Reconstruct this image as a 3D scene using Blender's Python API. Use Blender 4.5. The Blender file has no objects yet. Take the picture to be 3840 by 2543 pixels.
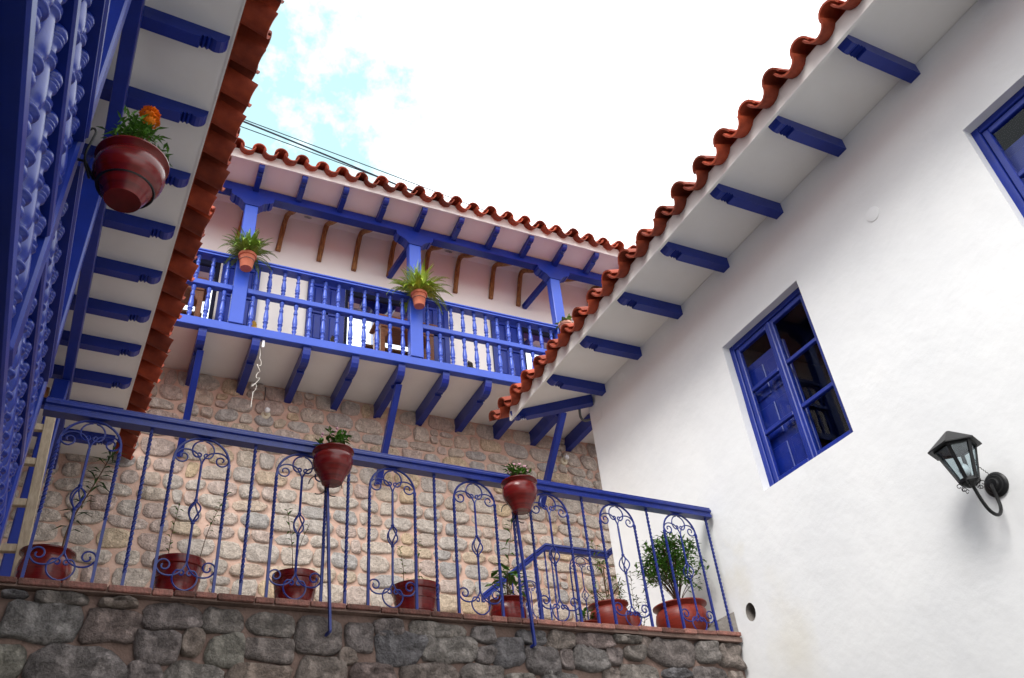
import bpy, bmesh, math, random
from mathutils import Vector, Matrix, noise
random.seed(7)
R = math.radians
PI = math.pi
sc = bpy.context.scene
COL = sc.collection

# ------------------------------------------------------------------ camera
# world: camera at the origin, courtyard ground at z=-1.6
cam_d = bpy.data.cameras.new('camera')
cam = bpy.data.objects.new('camera', cam_d); COL.objects.link(cam)
right = Vector((0.90150842, -0.423993563, -0.086671952))
down = Vector((0.18503891, 0.5587002718, -0.8084643517))
fwd = Vector((0.3912073242, 0.7127997368, 0.582128306))
# rows above are camera axes expressed in world coordinates (x: along far balcony, y: away, z: up)
rm = Matrix((right, -down, -fwd)).transposed()
cam.matrix_world = rm.to_4x4()
cam_d.sensor_width = 36.0
cam_d.lens = 3051.98 / 3840 * 36.0
cam_d.clip_start = 0.05
cam_d.clip_end = 500
cam_d.dof.use_dof = True
cam_d.dof.focus_distance = 6.5
cam_d.dof.aperture_fstop = 9.0
sc.camera = cam

# ------------------------------------------------------------------ world and sun
world = bpy.data.worlds.new('World'); sc.world = world; world.use_nodes = True
nt = world.node_tree; nt.nodes.clear()
SUN_EL, SUN_AZ = R(41), R(225)          # azimuth clockwise from +Y
sky = nt.nodes.new('ShaderNodeTexSky'); sky.sky_type = 'NISHITA'; sky.sun_disc = False
sky.sun_elevation = SUN_EL; sky.sun_rotation = SUN_AZ; sky.altitude = 500
bg1 = nt.nodes.new('ShaderNodeBackground'); bg1.inputs[1].default_value = 0.15
tint = nt.nodes.new('ShaderNodeMixRGB'); tint.blend_type = 'MULTIPLY'; tint.inputs[0].default_value = 1.0; tint.inputs[2].default_value = (1.5, 2.1, 1.3, 1)
nt.links.new(sky.outputs[0], tint.inputs[1]); nt.links.new(tint.outputs[0], bg1.inputs[0])
bg2 = nt.nodes.new('ShaderNodeBackground'); bg2.inputs[0].default_value = (0.95, 0.98, 1.0, 1); bg2.inputs[1].default_value = 1.15
tc = nt.nodes.new('ShaderNodeTexCoord')
def wnoise(scale, detail, rough, off):
    mp = nt.nodes.new('ShaderNodeMapping'); mp.inputs['Location'].default_value = off
    n = nt.nodes.new('ShaderNodeTexNoise'); n.inputs['Scale'].default_value = scale
    n.inputs['Detail'].default_value = detail; n.inputs['Roughness'].default_value = rough
    nt.links.new(tc.outputs['Generated'], mp.inputs[0]); nt.links.new(mp.outputs[0], n.inputs[0])
    return n.outputs['Fac']
def wmath(op, a, b, clamp=False):
    m = nt.nodes.new('ShaderNodeMath'); m.operation = op; m.use_clamp = clamp
    for i, v in enumerate((a, b)):
        if isinstance(v, (int, float)): m.inputs[i].default_value = v
        else: nt.links.new(v, m.inputs[i])
    return m.outputs[0]
big = wnoise(2.8, 7, 0.62, (0.35, 0.1, 0.0))
# a break in the overcast, high over the far corner of the courtyard
gap_dir = Vector((0.02, 0.655, 0.755)).normalized()
dp = nt.nodes.new('ShaderNodeVectorMath'); dp.operation = 'DOT_PRODUCT'
nt.links.new(tc.outputs['Generated'], dp.inputs[0]); dp.inputs[1].default_value = gap_dir
gap = wmath('MULTIPLY', wmath('SUBTRACT', dp.outputs['Value'], 0.955), 26.0, True)
fine = wnoise(9.0, 8, 0.65, (1.3, 4.1, 0.2))
mask = wmath('ADD', wmath('MULTIPLY', wmath('SUBTRACT', big, 0.5), 3.0), wmath('MULTIPLY', wmath('SUBTRACT', fine, 0.5), 2.4))
mask = wmath('ADD', mask, wmath('SUBTRACT', 1.5, wmath('MULTIPLY', gap, 1.38)), True)
mask = wmath('MAXIMUM', mask, 0.17)
mx = nt.nodes.new('ShaderNodeMixShader'); out = nt.nodes.new('ShaderNodeOutputWorld')
nt.links.new(mask, mx.inputs[0]); nt.links.new(bg1.outputs[0], mx.inputs[1]); nt.links.new(bg2.outputs[0], mx.inputs[2])
nt.links.new(mx.outputs[0], out.inputs[0])
sun_d = bpy.data.lights.new('sun', 'SUN'); sun = bpy.data.objects.new('sun', sun_d); COL.objects.link(sun)
sun_d.energy = 1.5; sun_d.angle = R(24); sun_d.color = (1.0, 0.965, 0.92)
sd = Vector((math.sin(SUN_AZ) * math.cos(SUN_EL), math.cos(SUN_AZ) * math.cos(SUN_EL), math.sin(SUN_EL)))
sun.rotation_euler = (-sd).to_track_quat('-Z', 'Y').to_euler()
sc.view_settings.view_transform = 'Standard'; sc.view_settings.look = 'None'
sc.view_settings.gamma = 1.0; sc.view_settings.use_curve_mapping = False
sc.view_settings.exposure = 1.08
sc.render.engine = 'CYCLES'
sc.cycles.max_bounces = 8; sc.cycles.diffuse_bounces = 5

# ------------------------------------------------------------------ materials
def mat(name, color, rough=0.6, spec=0.5, vary=0.0, nscale=8.0, bump=0.0, bscale=30.0, color2=None, detail=5, metallic=0.0, rnd=0.0, bdist=0.01, stretch=None, coat=0.0):
    m = bpy.data.materials.new(name); m.use_nodes = True
    n = m.node_tree.nodes; l = m.node_tree.links
    b = n['Principled BSDF']
    b.inputs['Roughness'].default_value = rough
    b.inputs['Specular IOR Level'].default_value = spec
    b.inputs['Metallic'].default_value = metallic
    b.inputs['Coat Weight'].default_value = coat
    b.inputs['Base Color'].default_value = (*color, 1)
    tcn = n.new('ShaderNodeTexCoord'); src = tcn.outputs['Object']
    if stretch:
        mp = n.new('ShaderNodeMapping'); mp.inputs['Scale'].default_value = stretch
        l.new(src, mp.inputs[0]); src = mp.outputs[0]
    col = None
    if vary > 0 or color2:
        t = n.new('ShaderNodeTexNoise'); t.inputs['Scale'].default_value = nscale; t.inputs['Detail'].default_value = detail
        t.inputs['Roughness'].default_value = 0.6
        l.new(src, t.inputs[0])
        r = n.new('ShaderNodeValToRGB')
        c2 = color2 or tuple(c * (1 - vary) for c in color)
        r.color_ramp.elements[0].position = 0.35; r.color_ramp.elements[1].position = 0.68
        r.color_ramp.elements[0].color = (*c2, 1); r.color_ramp.elements[1].color = (*color, 1)
        l.new(t.outputs['Fac'], r.inputs[0]); col = r.outputs[0]
    if rnd > 0:
        oi = n.new('ShaderNodeObjectInfo'); h = n.new('ShaderNodeHueSaturation')
        mr = n.new('ShaderNodeMapRange'); mr.inputs['To Min'].default_value = 1 - rnd; mr.inputs['To Max'].default_value = 1 + rnd
        l.new(oi.outputs['Random'], mr.inputs[0]); l.new(mr.outputs[0], h.inputs['Value'])
        if col: l.new(col, h.inputs['Color'])
        else: h.inputs['Color'].default_value = (*color, 1)
        col = h.outputs[0]
    if col: l.new(col, b.inputs['Base Color'])
    if bump > 0:
        t2 = n.new('ShaderNodeTexNoise'); t2.inputs['Scale'].default_value = bscale; t2.inputs['Detail'].default_value = 6
        bp = n.new('ShaderNodeBump'); bp.inputs['Strength'].default_value = bump; bp.inputs['Distance'].default_value = bdist
        l.new(src, t2.inputs[0]); l.new(t2.outputs['Fac'], bp.inputs['Height']); l.new(bp.outputs[0], b.inputs['Normal'])
    return m

def stone_mat(name, cols, rough=0.9, bump=0.9, dark=0.55):
    m = bpy.data.materials.new(name); m.use_nodes = True
    n = m.node_tree.nodes; l = m.node_tree.links; b = n['Principled BSDF']
    b.inputs['Roughness'].default_value = rough; b.inputs['Specular IOR Level'].default_value = 0.25
    oi = n.new('ShaderNodeObjectInfo'); r = n.new('ShaderNodeValToRGB'); r.color_ramp.interpolation = 'LINEAR'
    while len(r.color_ramp.elements) < len(cols): r.color_ramp.elements.new(0.5)
    for i, c in enumerate(cols):
        e = r.color_ramp.elements[i]; e.position = i / (len(cols) - 1); e.color = (*c, 1)
    l.new(oi.outputs['Random'], r.inputs[0])
    tcn = n.new('ShaderNodeTexCoord')
    t = n.new('ShaderNodeTexNoise'); t.inputs['Scale'].default_value = 9; t.inputs['Distortion'].default_value = 1.2; t.inputs['Detail'].default_value = 8; t.inputs['Roughness'].default_value = 0.7
    l.new(tcn.outputs['Object'], t.inputs[0])
    mr = n.new('ShaderNodeMapRange'); mr.inputs['From Min'].default_value = 0.32; mr.inputs['From Max'].default_value = 0.66
    mr.inputs['To Min'].default_value = dark; mr.inputs['To Max'].default_value = 1.15
    l.new(t.outputs['Fac'], mr.inputs[0])
    t3 = n.new('ShaderNodeTexNoise'); t3.inputs['Scale'].default_value = 70; t3.inputs['Detail'].default_value = 5
    l.new(tcn.outputs['Object'], t3.inputs[0])
    mr3 = n.new('ShaderNodeMapRange'); mr3.inputs['From Min'].default_value = 0.4; mr3.inputs['From Max'].default_value = 0.62
    mr3.inputs['To Min'].default_value = 0.84; mr3.inputs['To Max'].default_value = 1.06
    l.new(t3.outputs['Fac'], mr3.inputs[0])
    mm = n.new('ShaderNodeMath'); mm.operation = 'MULTIPLY'; l.new(mr.outputs[0], mm.inputs[0]); l.new(mr3.outputs[0], mm.inputs[1])
    h = n.new('ShaderNodeHueSaturation'); l.new(r.outputs[0], h.inputs['Color']); l.new(mm.outputs[0], h.inputs['Value'])
    l.new(h.outputs[0], b.inputs['Base Color'])
    t2 = n.new('ShaderNodeTexNoise'); t2.inputs['Scale'].default_value = 28; t2.inputs['Detail'].default_value = 9; t2.inputs['Roughness'].default_value = 0.7
    l.new(tcn.outputs['Object'], t2.inputs[0])
    bp = n.new('ShaderNodeBump'); bp.inputs['Strength'].default_value = bump; bp.inputs['Distance'].default_value = 0.05
    vo = n.new('ShaderNodeTexVoronoi'); vo.inputs['Scale'].default_value = 11; vo.inputs['Randomness'].default_value = 1.0
    wp = n.new('ShaderNodeVectorMath'); wp.operation = 'ADD'; sc2 = n.new('ShaderNodeVectorMath'); sc2.operation = 'SCALE'; sc2.inputs['Scale'].default_value = 0.12
    l.new(t2.outputs['Color'], sc2.inputs[0]); l.new(tcn.outputs['Object'], wp.inputs[0]); l.new(sc2.outputs[0], wp.inputs[1]); l.new(wp.outputs[0], vo.inputs['Vector'])
    hm_ = n.new('ShaderNodeMath'); hm_.operation = 'MULTIPLY_ADD'; hm_.inputs[1].default_value = 0.55
    l.new(vo.outputs['Distance'], hm_.inputs[0]); l.new(t2.outputs['Fac'], hm_.inputs[2])
    l.new(hm_.outputs[0], bp.inputs['Height']); l.new(bp.outputs[0], b.inputs['Normal'])
    return m

def glass_mat(name, tint=(0.9, 0.95, 1.0), refl=0.12, rough=0.0, trans=(0.8, 0.85, 0.9)):
    m = bpy.data.materials.new(name); m.use_nodes = True
    n = m.node_tree.nodes; l = m.node_tree.links
    for x in list(n): n.remove(x)
    o = n.new('ShaderNodeOutputMaterial'); mix = n.new('ShaderNodeMixShader')
    tr = n.new('ShaderNodeBsdfTransparent'); tr.inputs[0].default_value = (*trans, 1)
    gl = n.new('ShaderNodeBsdfGlossy'); gl.inputs['Roughness'].default_value = rough; gl.inputs['Color'].default_value = (*tint, 1)
    lw = n.new('ShaderNodeLayerWeight'); lw.inputs['Blend'].default_value = 0.5
    pw = n.new('ShaderNodeMath'); pw.operation = 'POWER'; pw.inputs[1].default_value = 4.0; l.new(lw.outputs['Facing'], pw.inputs[0])
    f = n.new('ShaderNodeMath'); f.operation = 'MULTIPLY_ADD'; f.inputs[1].default_value = 0.6; f.inputs[2].default_value = 0.014; l.new(pw.outputs[0], f.inputs[0])
    a = n.new('ShaderNodeMath'); a.operation = 'ADD'; a.use_clamp = True; a.inputs[1].default_value = refl
    l.new(f.outputs[0], a.inputs[0]); l.new(a.outputs[0], mix.inputs[0]); l.new(tr.outputs[0], mix.inputs[1]); l.new(gl.outputs[0], mix.inputs[2])
    l.new(mix.outputs[0], o.inputs[0]); return m

BLUE = (0.008, 0.026, 0.255)
M = dict(
    blue=mat('blue_paint', BLUE, 0.33, 0.38, vary=0.22, nscale=5, bump=0.12, bscale=60, bdist=0.003, stretch=(1, 1, 1)),
    blue_far_lit=mat('lit_blue_paint', (0.030, 0.080, 0.48), 0.32, 0.5, vary=0.15, nscale=4, bump=0.1, bscale=50, bdist=0.003),  # paler blue for the balcony: strong light on its faces put into the colour
    iron=mat('blue_iron', (0.010, 0.024, 0.20), 0.33, 0.45, vary=0.25, nscale=20),
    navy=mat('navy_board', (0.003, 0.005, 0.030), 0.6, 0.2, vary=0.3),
    plaster=mat('white_plaster', (0.80, 0.80, 0.80), 0.85, 0.2, color2=(0.745, 0.748, 0.755), nscale=1.7, bump=0.30, bscale=6, bdist=0.02, detail=9),
    soffit=mat('soffit_plaster', (0.79, 0.785, 0.77), 0.85, 0.2, color2=(0.75, 0.74, 0.72), nscale=2.2, bump=0.12, bscale=14, bdist=0.006),
    cream=mat('balcony_plaster', (0.84, 0.80, 0.755), 0.85, 0.2, color2=(0.81, 0.765, 0.715), nscale=1.6, bump=0.12, bscale=9, bdist=0.01),
    mortar=mat('pink_mortar', (0.60, 0.42, 0.34), 0.95, 0.1, color2=(0.50, 0.33, 0.26), nscale=7, bump=0.6, bscale=40, bdist=0.01),
    mortar_dark=mat('brown_mortar', (0.27, 0.185, 0.155), 0.95, 0.1, color2=(0.17, 0.115, 0.095), nscale=6, bump=0.8, bscale=30, bdist=0.015),
    tile=mat('roof_tile_clay', (0.33, 0.055, 0.020), 0.65, 0.3, color2=(0.19, 0.028, 0.012), nscale=7, bump=0.4, bscale=60, bdist=0.006, rnd=0.45),
    brick=mat('coping_brick', (0.29, 0.125, 0.10), 0.9, 0.2, color2=(0.13, 0.075, 0.062), nscale=20, bump=0.9, bscale=60, bdist=0.01, rnd=0.45),
    pole=mat('round_pole_wood', (0.42, 0.20, 0.07), 0.6, 0.3, color2=(0.15, 0.06, 0.02), nscale=10, bump=0.5, bscale=25, bdist=0.01, stretch=(6, 1, 1)),
    wood=mat('varnished_wood', (0.33, 0.13, 0.055), 0.4, 0.4, color2=(0.20, 0.075, 0.03), nscale=6, stretch=(1, 8, 8)),
    ladder=mat('raw_pine', (0.50, 0.40, 0.29), 0.85, 0.2, color2=(0.36, 0.28, 0.20), nscale=14, stretch=(4, 4, 1), bump=0.2, bscale=40),
    glaze=mat('red_glaze', (0.19, 0.008, 0.006), 0.27, 0.4, color2=(0.085, 0.004, 0.003), nscale=7, bump=0.10, bscale=16, bdist=0.004, stretch=(0.6, 0.6, 7), coat=0.08),
    redclay=mat('red_clay_pot', (0.24, 0.026, 0.014), 0.42, 0.4, color2=(0.17, 0.02, 0.012), nscale=9, bump=0.2, bscale=18, bdist=0.004, stretch=(0.6, 0.6, 6)),
    terra=mat('terracotta_pot', (0.56, 0.19, 0.11), 0.75, 0.3, color2=(0.46, 0.14, 0.08), nscale=12, rnd=0.08),
    terra_pale=mat('pale_terracotta', (0.60, 0.33, 0.25), 0.8, 0.2, vary=0.2),
    soil=mat('potting_soil', (0.05, 0.03, 0.02), 1.0, 0.1, vary=0.3, nscale=30),
    blackiron=mat('black_iron', (0.006, 0.006, 0.007), 0.42, 0.35),
    wire=mat('dark_wire', (0.015, 0.02, 0.04), 0.6, 0.3),
    whitewire=mat('white_cable', (0.7, 0.68, 0.62), 0.6, 0.3),
    bulb=mat('milk_glass_bulb', (0.75, 0.76, 0.78), 0.15, 0.5),
    ceramic=mat('cream_ceramic', (0.62, 0.56, 0.42), 0.4, 0.5),
    chrome=mat('brushed_metal', (0.45, 0.44, 0.42), 0.35, 0.5, metallic=0.8),
    grey=mat('grey_conduit', (0.10, 0.10, 0.10), 0.6, 0.4),
    cement=mat('grey_cement', (0.26, 0.24, 0.22), 0.95, 0.1, color2=(0.19, 0.17, 0.155), nscale=14, bump=0.5, bscale=50),
    floor=mat('terrace_paving', (0.50, 0.41, 0.35), 0.9, 0.2, vary=0.25, nscale=4),
    ground=mat('courtyard_paving', (0.20, 0.19, 0.175), 0.9, 0.2, color2=(0.15, 0.14, 0.13), nscale=3, bump=0.4, bscale=12),
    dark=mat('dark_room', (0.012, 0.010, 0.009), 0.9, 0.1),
    orange=mat('marigold_petal', (0.90, 0.24, 0.01), 0.6, 0.2, vary=0.35, nscale=60),
    pink=mat('pink_flower', (0.55, 0.30, 0.36), 0.7, 0.2),
    leaf=mat('leaf_green', (0.12, 0.28, 0.028), 0.5, 0.35, color2=(0.05, 0.13, 0.018), nscale=22),
    leaf_dark=mat('leaf_dark', (0.045, 0.12, 0.022), 0.5, 0.35, color2=(0.016, 0.05, 0.012), nscale=18),
    leaf_lime=mat('leaf_lime', (0.20, 0.30, 0.025), 0.5, 0.35, color2=(0.09, 0.18, 0.02), nscale=22),
    fern=mat('fern_green', (0.24, 0.38, 0.040), 0.5, 0.35, color2=(0.08, 0.18, 0.02), nscale=12),
    fern_lime=mat('fern_lime', (0.42, 0.52, 0.04), 0.5, 0.35, color2=(0.14, 0.26, 0.02), nscale=12),
    stem=mat('brown_stem', (0.11, 0.055, 0.03), 0.8, 0.2, vary=0.3),
    mustard=mat('mustard_leather', (0.55, 0.30, 0.04), 0.5, 0.3, vary=0.25, nscale=20),
    blackshoe=mat('dark_leather', (0.03, 0.022, 0.012), 0.25, 0.5),
    farbrick=mat('far_brick', (0.45, 0.19, 0.12), 0.9, 0.1, color2=(0.55, 0.42, 0.33), nscale=3),
    lglass=glass_mat('lantern_glass', refl=0.10, rough=0.25, trans=(0.72, 0.80, 0.82)),
    wglass=glass_mat('window_glass', refl=0.0, trans=(0.85, 0.88, 0.92)),
    mglass=glass_mat('balcony_window_glass', refl=0.80, trans=(0.3, 0.3, 0.3)),
)
M['stone'] = stone_mat('pale_fieldstone', [(0.54, 0.44, 0.37), (0.62, 0.54, 0.47), (0.46, 0.43, 0.41), (0.66, 0.56, 0.47), (0.56, 0.49, 0.44), (0.66, 0.50, 0.33), (0.60, 0.49, 0.43), (0.58, 0.44, 0.38)], dark=0.70)
M['stone_dark'] = stone_mat('dark_fieldstone', [(0.30, 0.26, 0.235), (0.42, 0.37, 0.33), (0.22, 0.21, 0.22), (0.44, 0.34, 0.28), (0.33, 0.31, 0.30), (0.32, 0.235, 0.215), (0.40, 0.38, 0.32)], dark=0.34, bump=1.0)

# ------------------------------------------------------------------ mesh helper
class MB:
    def __init__(s): s.v = []; s.f = []
    def add(s, vs, fs):
        o = len(s.v); s.v += [tuple(v) for v in vs]; s.f += [tuple(i + o for i in f) for f in fs]; return s
    def box(s, x0, x1, y0, y1, z0, z1, bev=0.0):
        if bev > 0:
            b = min(bev, (x1-x0)/2.01, (y1-y0)/2.01, (z1-z0)/2.01)
            # chamfered box: 24 verts
            vs = []; ids = {}
            X = (x0, x1); Y = (y0, y1); Z = (z0, z1)
            for i in (0, 1):
                for j in (0, 1):
                    for k in (0, 1):
                        sx, sy, sz = (1 - 2*i)*b, (1 - 2*j)*b, (1 - 2*k)*b
                        ids[i, j, k, 0] = len(vs); vs.append((X[i], Y[j]+sy, Z[k]+sz))
                        ids[i, j, k, 1] = len(vs); vs.append((X[i]+sx, Y[j], Z[k]+sz))
                        ids[i, j, k, 2] = len(vs); vs.append((X[i]+sx, Y[j]+sy, Z[k]))
            g = ids; fs = []
            for i in (0, 1): fs.append((g[i,0,0,0], g[i,1,0,0], g[i,1,1,0], g[i,0,1,0]))
            for j in (0, 1): fs.append((g[0,j,0,1], g[1,j,0,1], g[1,j,1,1], g[0,j,1,1]))
            for k in (0, 1): fs.append((g[0,0,k,2], g[1,0,k,2], g[1,1,k,2], g[0,1,k,2]))
            for i in (0, 1):
                for j in (0, 1): fs.append((g[i,j,0,0], g[i,j,1,0], g[i,j,1,1], g[i,j,0,1]))
            for i in (0, 1):
                for k in (0, 1): fs.append((g[i,0,k,0], g[i,1,k,0], g[i,1,k,2], g[i,0,k,2]))
            for j in (0, 1):
                for k in (0, 1): fs.append((g[0,j,k,1], g[1,j,k,1], g[1,j,k,2], g[0,j,k,2]))
            for i in (0, 1):
                for j in (0, 1):
                    for k in (0, 1): fs.append((g[i,j,k,0], g[i,j,k,1], g[i,j,k,2]))
            return s.add(vs, fs)
        vs = [(x, y, z) for x in (x0, x1) for y in (y0, y1) for z in (z0, z1)]
        return s.add(vs, [(0, 1, 3, 2), (4, 6, 7, 5), (0, 4, 5, 1), (2, 3, 7, 6), (0, 2, 6, 4), (1, 5, 7, 3)])
    def bar(s, p0, p1, w, h, up=(0, 0, 1)):
        p0 = Vector(p0); p1 = Vector(p1); d = (p1 - p0).normalized(); u = Vector(up)
        a = d.cross(u)
        if a.length < 1e-4: a = d.cross(Vector((1, 0, 0)))
        a.normalize(); u = a.cross(d).normalized()
        vs = []
        for p in (p0, p1):
            for i, j in ((-1, -1), (1, -1), (1, 1), (-1, 1)): vs.append(p + a * (i * w / 2) + u * (j * h / 2))
        return s.add(vs, [(3, 2, 1, 0), (4, 5, 6, 7), (0, 1, 5, 4), (1, 2, 6, 5), (2, 3, 7, 6), (3, 0, 4, 7)])
    def tube(s, pts, r, n=6, cap=True, flat=1.0):
        pts = [Vector(p) for p in pts]; m = len(pts); vs = []; ref = None
        for i, p in enumerate(pts):
            d = (pts[min(i+1, m-1)] - pts[max(i-1, 0)])
            if d.length < 1e-9: d = Vector((0, 0, 1))
            d.normalize()
            if ref is None:
                ref = d.cross(Vector((0, 0, 1)))
                if ref.length < 0.1: ref = d.cross(Vector((0, 1, 0)))
            ref = (ref - d * ref.dot(d)); ref.normalize(); b = d.cross(ref)
            rr = r[i] if isinstance(r, (list, tuple)) else r
            for k in range(n):
                t = 2 * PI * k / n; vs.append(p + ref * (math.cos(t) * rr) + b * (math.sin(t) * rr * flat))
        fs = [(i*n+k, i*n+(k+1) % n, (i+1)*n+(k+1) % n, (i+1)*n+k) for i in range(m-1) for k in range(n)]
        if cap: fs += [tuple(range(n-1, -1, -1)), tuple((m-1)*n+k for k in range(n))]
        return s.add(vs, fs)
    def lathe(s, prof, n=24, c=(0, 0, 0), axis='z', cap=True):
        vs = []; m = len(prof)
        for r, z in prof:
            for k in range(n):
                t = 2*PI*k/n; x, y = r*math.cos(t), r*math.sin(t)
                if axis == 'z': vs.append((c[0]+x, c[1]+y, c[2]+z))
                elif axis == 'x': vs.append((c[0]+z, c[1]+x, c[2]+y))
                else: vs.append((c[0]+x, c[1]+z, c[2]+y))
        fs = [(i*n+k, i*n+(k+1) % n, (i+1)*n+(k+1) % n, (i+1)*n+k) for i in range(m-1) for k in range(n)]
        if cap: fs += [tuple(range(n-1, -1, -1)), tuple((m-1)*n+k for k in range(n))]
        return s.add(vs, fs)
    def prism(s, poly, fn, a, b):
        """poly: 2D outline; fn(u, v, t) -> 3D point; extruded from t=a to t=b"""
        n = len(poly); vs = [fn(u, v, a) for u, v in poly] + [fn(u, v, b) for u, v in poly]
        fs = [tuple(range(n-1, -1, -1)), tuple(range(n, 2*n))] + [(i, (i+1) % n, n+(i+1) % n, n+i) for i in range(n)]
        return s.add(vs, fs)
    def twist(s, x, y, z0, z1, w, turns, t0=0.0, t1=1.0, seg=None):
        """square bar along z with its middle part twisted"""
        seg = seg or max(6, int(turns * 8)); zs = [z0]; an = [0]
        za, zb = z0 + (z1-z0)*t0, z0 + (z1-z0)*t1
        for i in range(seg+1): zs.append(za + (zb-za)*i/seg); an.append(turns*2*PI*i/seg)
        zs.append(z1); an.append(an[-1]); vs = []
        for z, a in zip(zs, an):
            for k in range(4):
                t = a + PI/4 + k*PI/2; vs.append((x + w*0.707*math.cos(t), y + w*0.707*math.sin(t), z))
        m = len(zs); fs = [(i*4+k, i*4+(k+1) % 4, (i+1)*4+(k+1) % 4, (i+1)*4+k) for i in range(m-1) for k in range(4)]
        fs += [(3, 2, 1, 0), tuple((m-1)*4+k for k in range(4))]
        return s.add(vs, fs)
    def sphere(s, c, r, n=10, m=6, sz=1.0):
        prof = [(max(1e-4, r*math.sin(PI*i/m)), -r*sz*math.cos(PI*i/m)) for i in range(m+1)]
        return s.lathe(prof, n, c, cap=False)
    def mesh(s, name, material, smooth=False, org=(0, 0, 0)):
        me = bpy.data.meshes.new(name)
        me.from_pydata([(v[0]-org[0], v[1]-org[1], v[2]-org[2]) for v in s.v], [], s.f); me.update()
        bm = bmesh.new(); bm.from_mesh(me); bmesh.ops.recalc_face_normals(bm, faces=bm.faces); bm.to_mesh(me); bm.free()
        me.materials.append(M[material] if isinstance(material, str) else material)
        if smooth:
            me.polygons.foreach_set('use_smooth', [True]*len(me.polygons))
            if smooth != 'all':
                try: me.set_sharp_from_angle(angle=R(40))
                except Exception: pass
        return me
    def build(s, name, material, parent=None, smooth=False):
        o = bpy.data.objects.new(name, s.mesh(name, material, smooth)); COL.objects.link(o)
        if parent is not None: o.parent = parent
        return o

def tag(o, label=None, cat=None, group=None, kind=None):
    if label: o['label'] = label
    if cat: o['category'] = cat
    if group: o['group'] = group
    if kind: o['kind'] = kind
    return o
def thing(name, label, cat, loc=(0, 0, 0), rotz=0.0, group=None):
    o = bpy.data.objects.new(name, None); COL.objects.link(o); o.location = loc; o.rotation_euler = (0, 0, rotz)
    o.empty_display_size = 0.1
    return tag(o, label, cat, group)
def inst(name, me, parent, loc=(0, 0, 0), rot=(0, 0, 0), scl=(1, 1, 1)):
    o = bpy.data.objects.new(name, me); COL.objects.link(o); o.parent = parent
    o.location = loc; o.rotation_euler = rot; o.scale = scl; return o
def copy_tree(o, parent=None):
    c = o.copy(); COL.objects.link(c); c.parent = parent
    for ch in list(o.children): copy_tree(ch, c)
    return c
def struct(mb, name, material, smooth=False): return tag(mb.build(name, material, None, smooth), kind='structure')

# ------------------------------------------------------------------ ground, terrace floor
struct(MB().add([(-60, -60, -1.6), (60, -60, -1.6), (60, 60, -1.6), (-60, 60, -1.6)], [(0, 1, 2, 3)]), 'ground', 'ground')
def tf(x): return 4.5 + 0.0625 * x                      # front line of the terrace edge
fl = MB(); fl.prism([(-4, tf(-4) + 0.35), (4.27, tf(4.27) + 0.35), (4.27, 6.24), (9, 6.24), (9, 9.3), (-4, 8.8)], lambda u, v, t: (u, v, t), 1.36, 1.568)
struct(fl, 'terrace', 'floor')

# ------------------------------------------------------------------ shared shapes
def arc_tile(cover, length=0.42, r=0.088, th=0.014, span=84, n=9, taper=0.86):
    """barrel tile; x = along its length (0 outer end, +x up the roof), y across, cover = hump up, else trough"""
    mb = MB(); vs = []
    sg = 1 if cover else -1
    for ix, x in enumerate((0, length)):
        k = (1 if ix == 0 else taper) if cover else (1 if ix == 0 else 1.06)
        for rr in (r, r - th):
            for i in range(n):
                a = R(-span + 2*span*i/(n-1)); vs.append((x, rr*k*math.sin(a), sg*(rr*k*math.cos(a)) - sg*r*k*math.cos(R(span))))
    def q(ix, ir, i): return ix*2*n + ir*n + i
    fs = []
    for i in range(n-1):
        fs += [(q(0,0,i), q(0,0,i+1), q(1,0,i+1), q(1,0,i)), (q(0,1,i), q(1,1,i), q(1,1,i+1), q(0,1,i+1)),
               (q(0,0,i), q(0,1,i), q(0,1,i+1), q(0,0,i+1)), (q(1,0,i), q(1,0,i+1), q(1,1,i+1), q(1,1,i))]
    for i in (0, n-1): fs.append((q(0,0,i), q(1,0,i), q(1,1,i), q(0,1,i)))
    return mb.add(vs, fs)
tile_cover = arc_tile(True).mesh('cover_tile', 'tile', True)
tile_pan = arc_tile(False, r=0.094).mesh('pan_tile', 'tile', True)

RAFT = [(0.0, 0.0), (0.0, -0.022), (0.006, -0.045), (0.02, -0.066), (0.042, -0.082), (0.066, -0.088), (0.085, -0.083), (0.10, -0.072),
        (0.112, -0.090), (0.124, -0.070), (0.138, -0.090), (0.150, -0.074), (0.158, -0.102)]
def rafter_mesh(name, length, w=0.085, hs=1.0, material='blue'):
    poly = [(u, v*hs) for u, v in RAFT] + [(length, -0.102*hs), (length, 0.0)]
    return MB().prism(poly, lambda u, v, t: (u, t, v), -w/2, w/2).mesh(name, material)

BAL = [(0.42, 0.0), (0.62, 0.01), (0.62, 0.07), (0.50, 0.085), (0.80, 0.115), (0.90, 0.145), (0.78, 0.175), (0.46, 0.195), (0.74, 0.21), (0.74, 0.225), (0.42, 0.24),
       (0.98, 0.255), (1.04, 0.268), (0.98, 0.281), (0.58, 0.290), (0.90, 0.335), (1.00, 0.38), (0.97, 0.43), (0.84, 0.52), (0.68, 0.61), (0.56, 0.665),
       (0.78, 0.675), (0.84, 0.687), (0.78, 0.70), (0.55, 0.71), (0.84, 0.73), (0.62, 0.76), (0.54, 0.80), (0.56, 0.835), (0.78, 0.85), (0.78, 0.862), (0.55, 0.868),
       (0.84, 0.88), (0.84, 0.893), (0.60, 0.90), (0.88, 0.915), (0.92, 0.94), (0.84, 0.965), (0.60, 0.985), (0.50, 1.0)]
def baluster_mesh(name, h, r, n=14, m='blue'):
    return MB().lathe([(a*r, b*h) for a, b in BAL], n).mesh(name, m, 'all')

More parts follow.
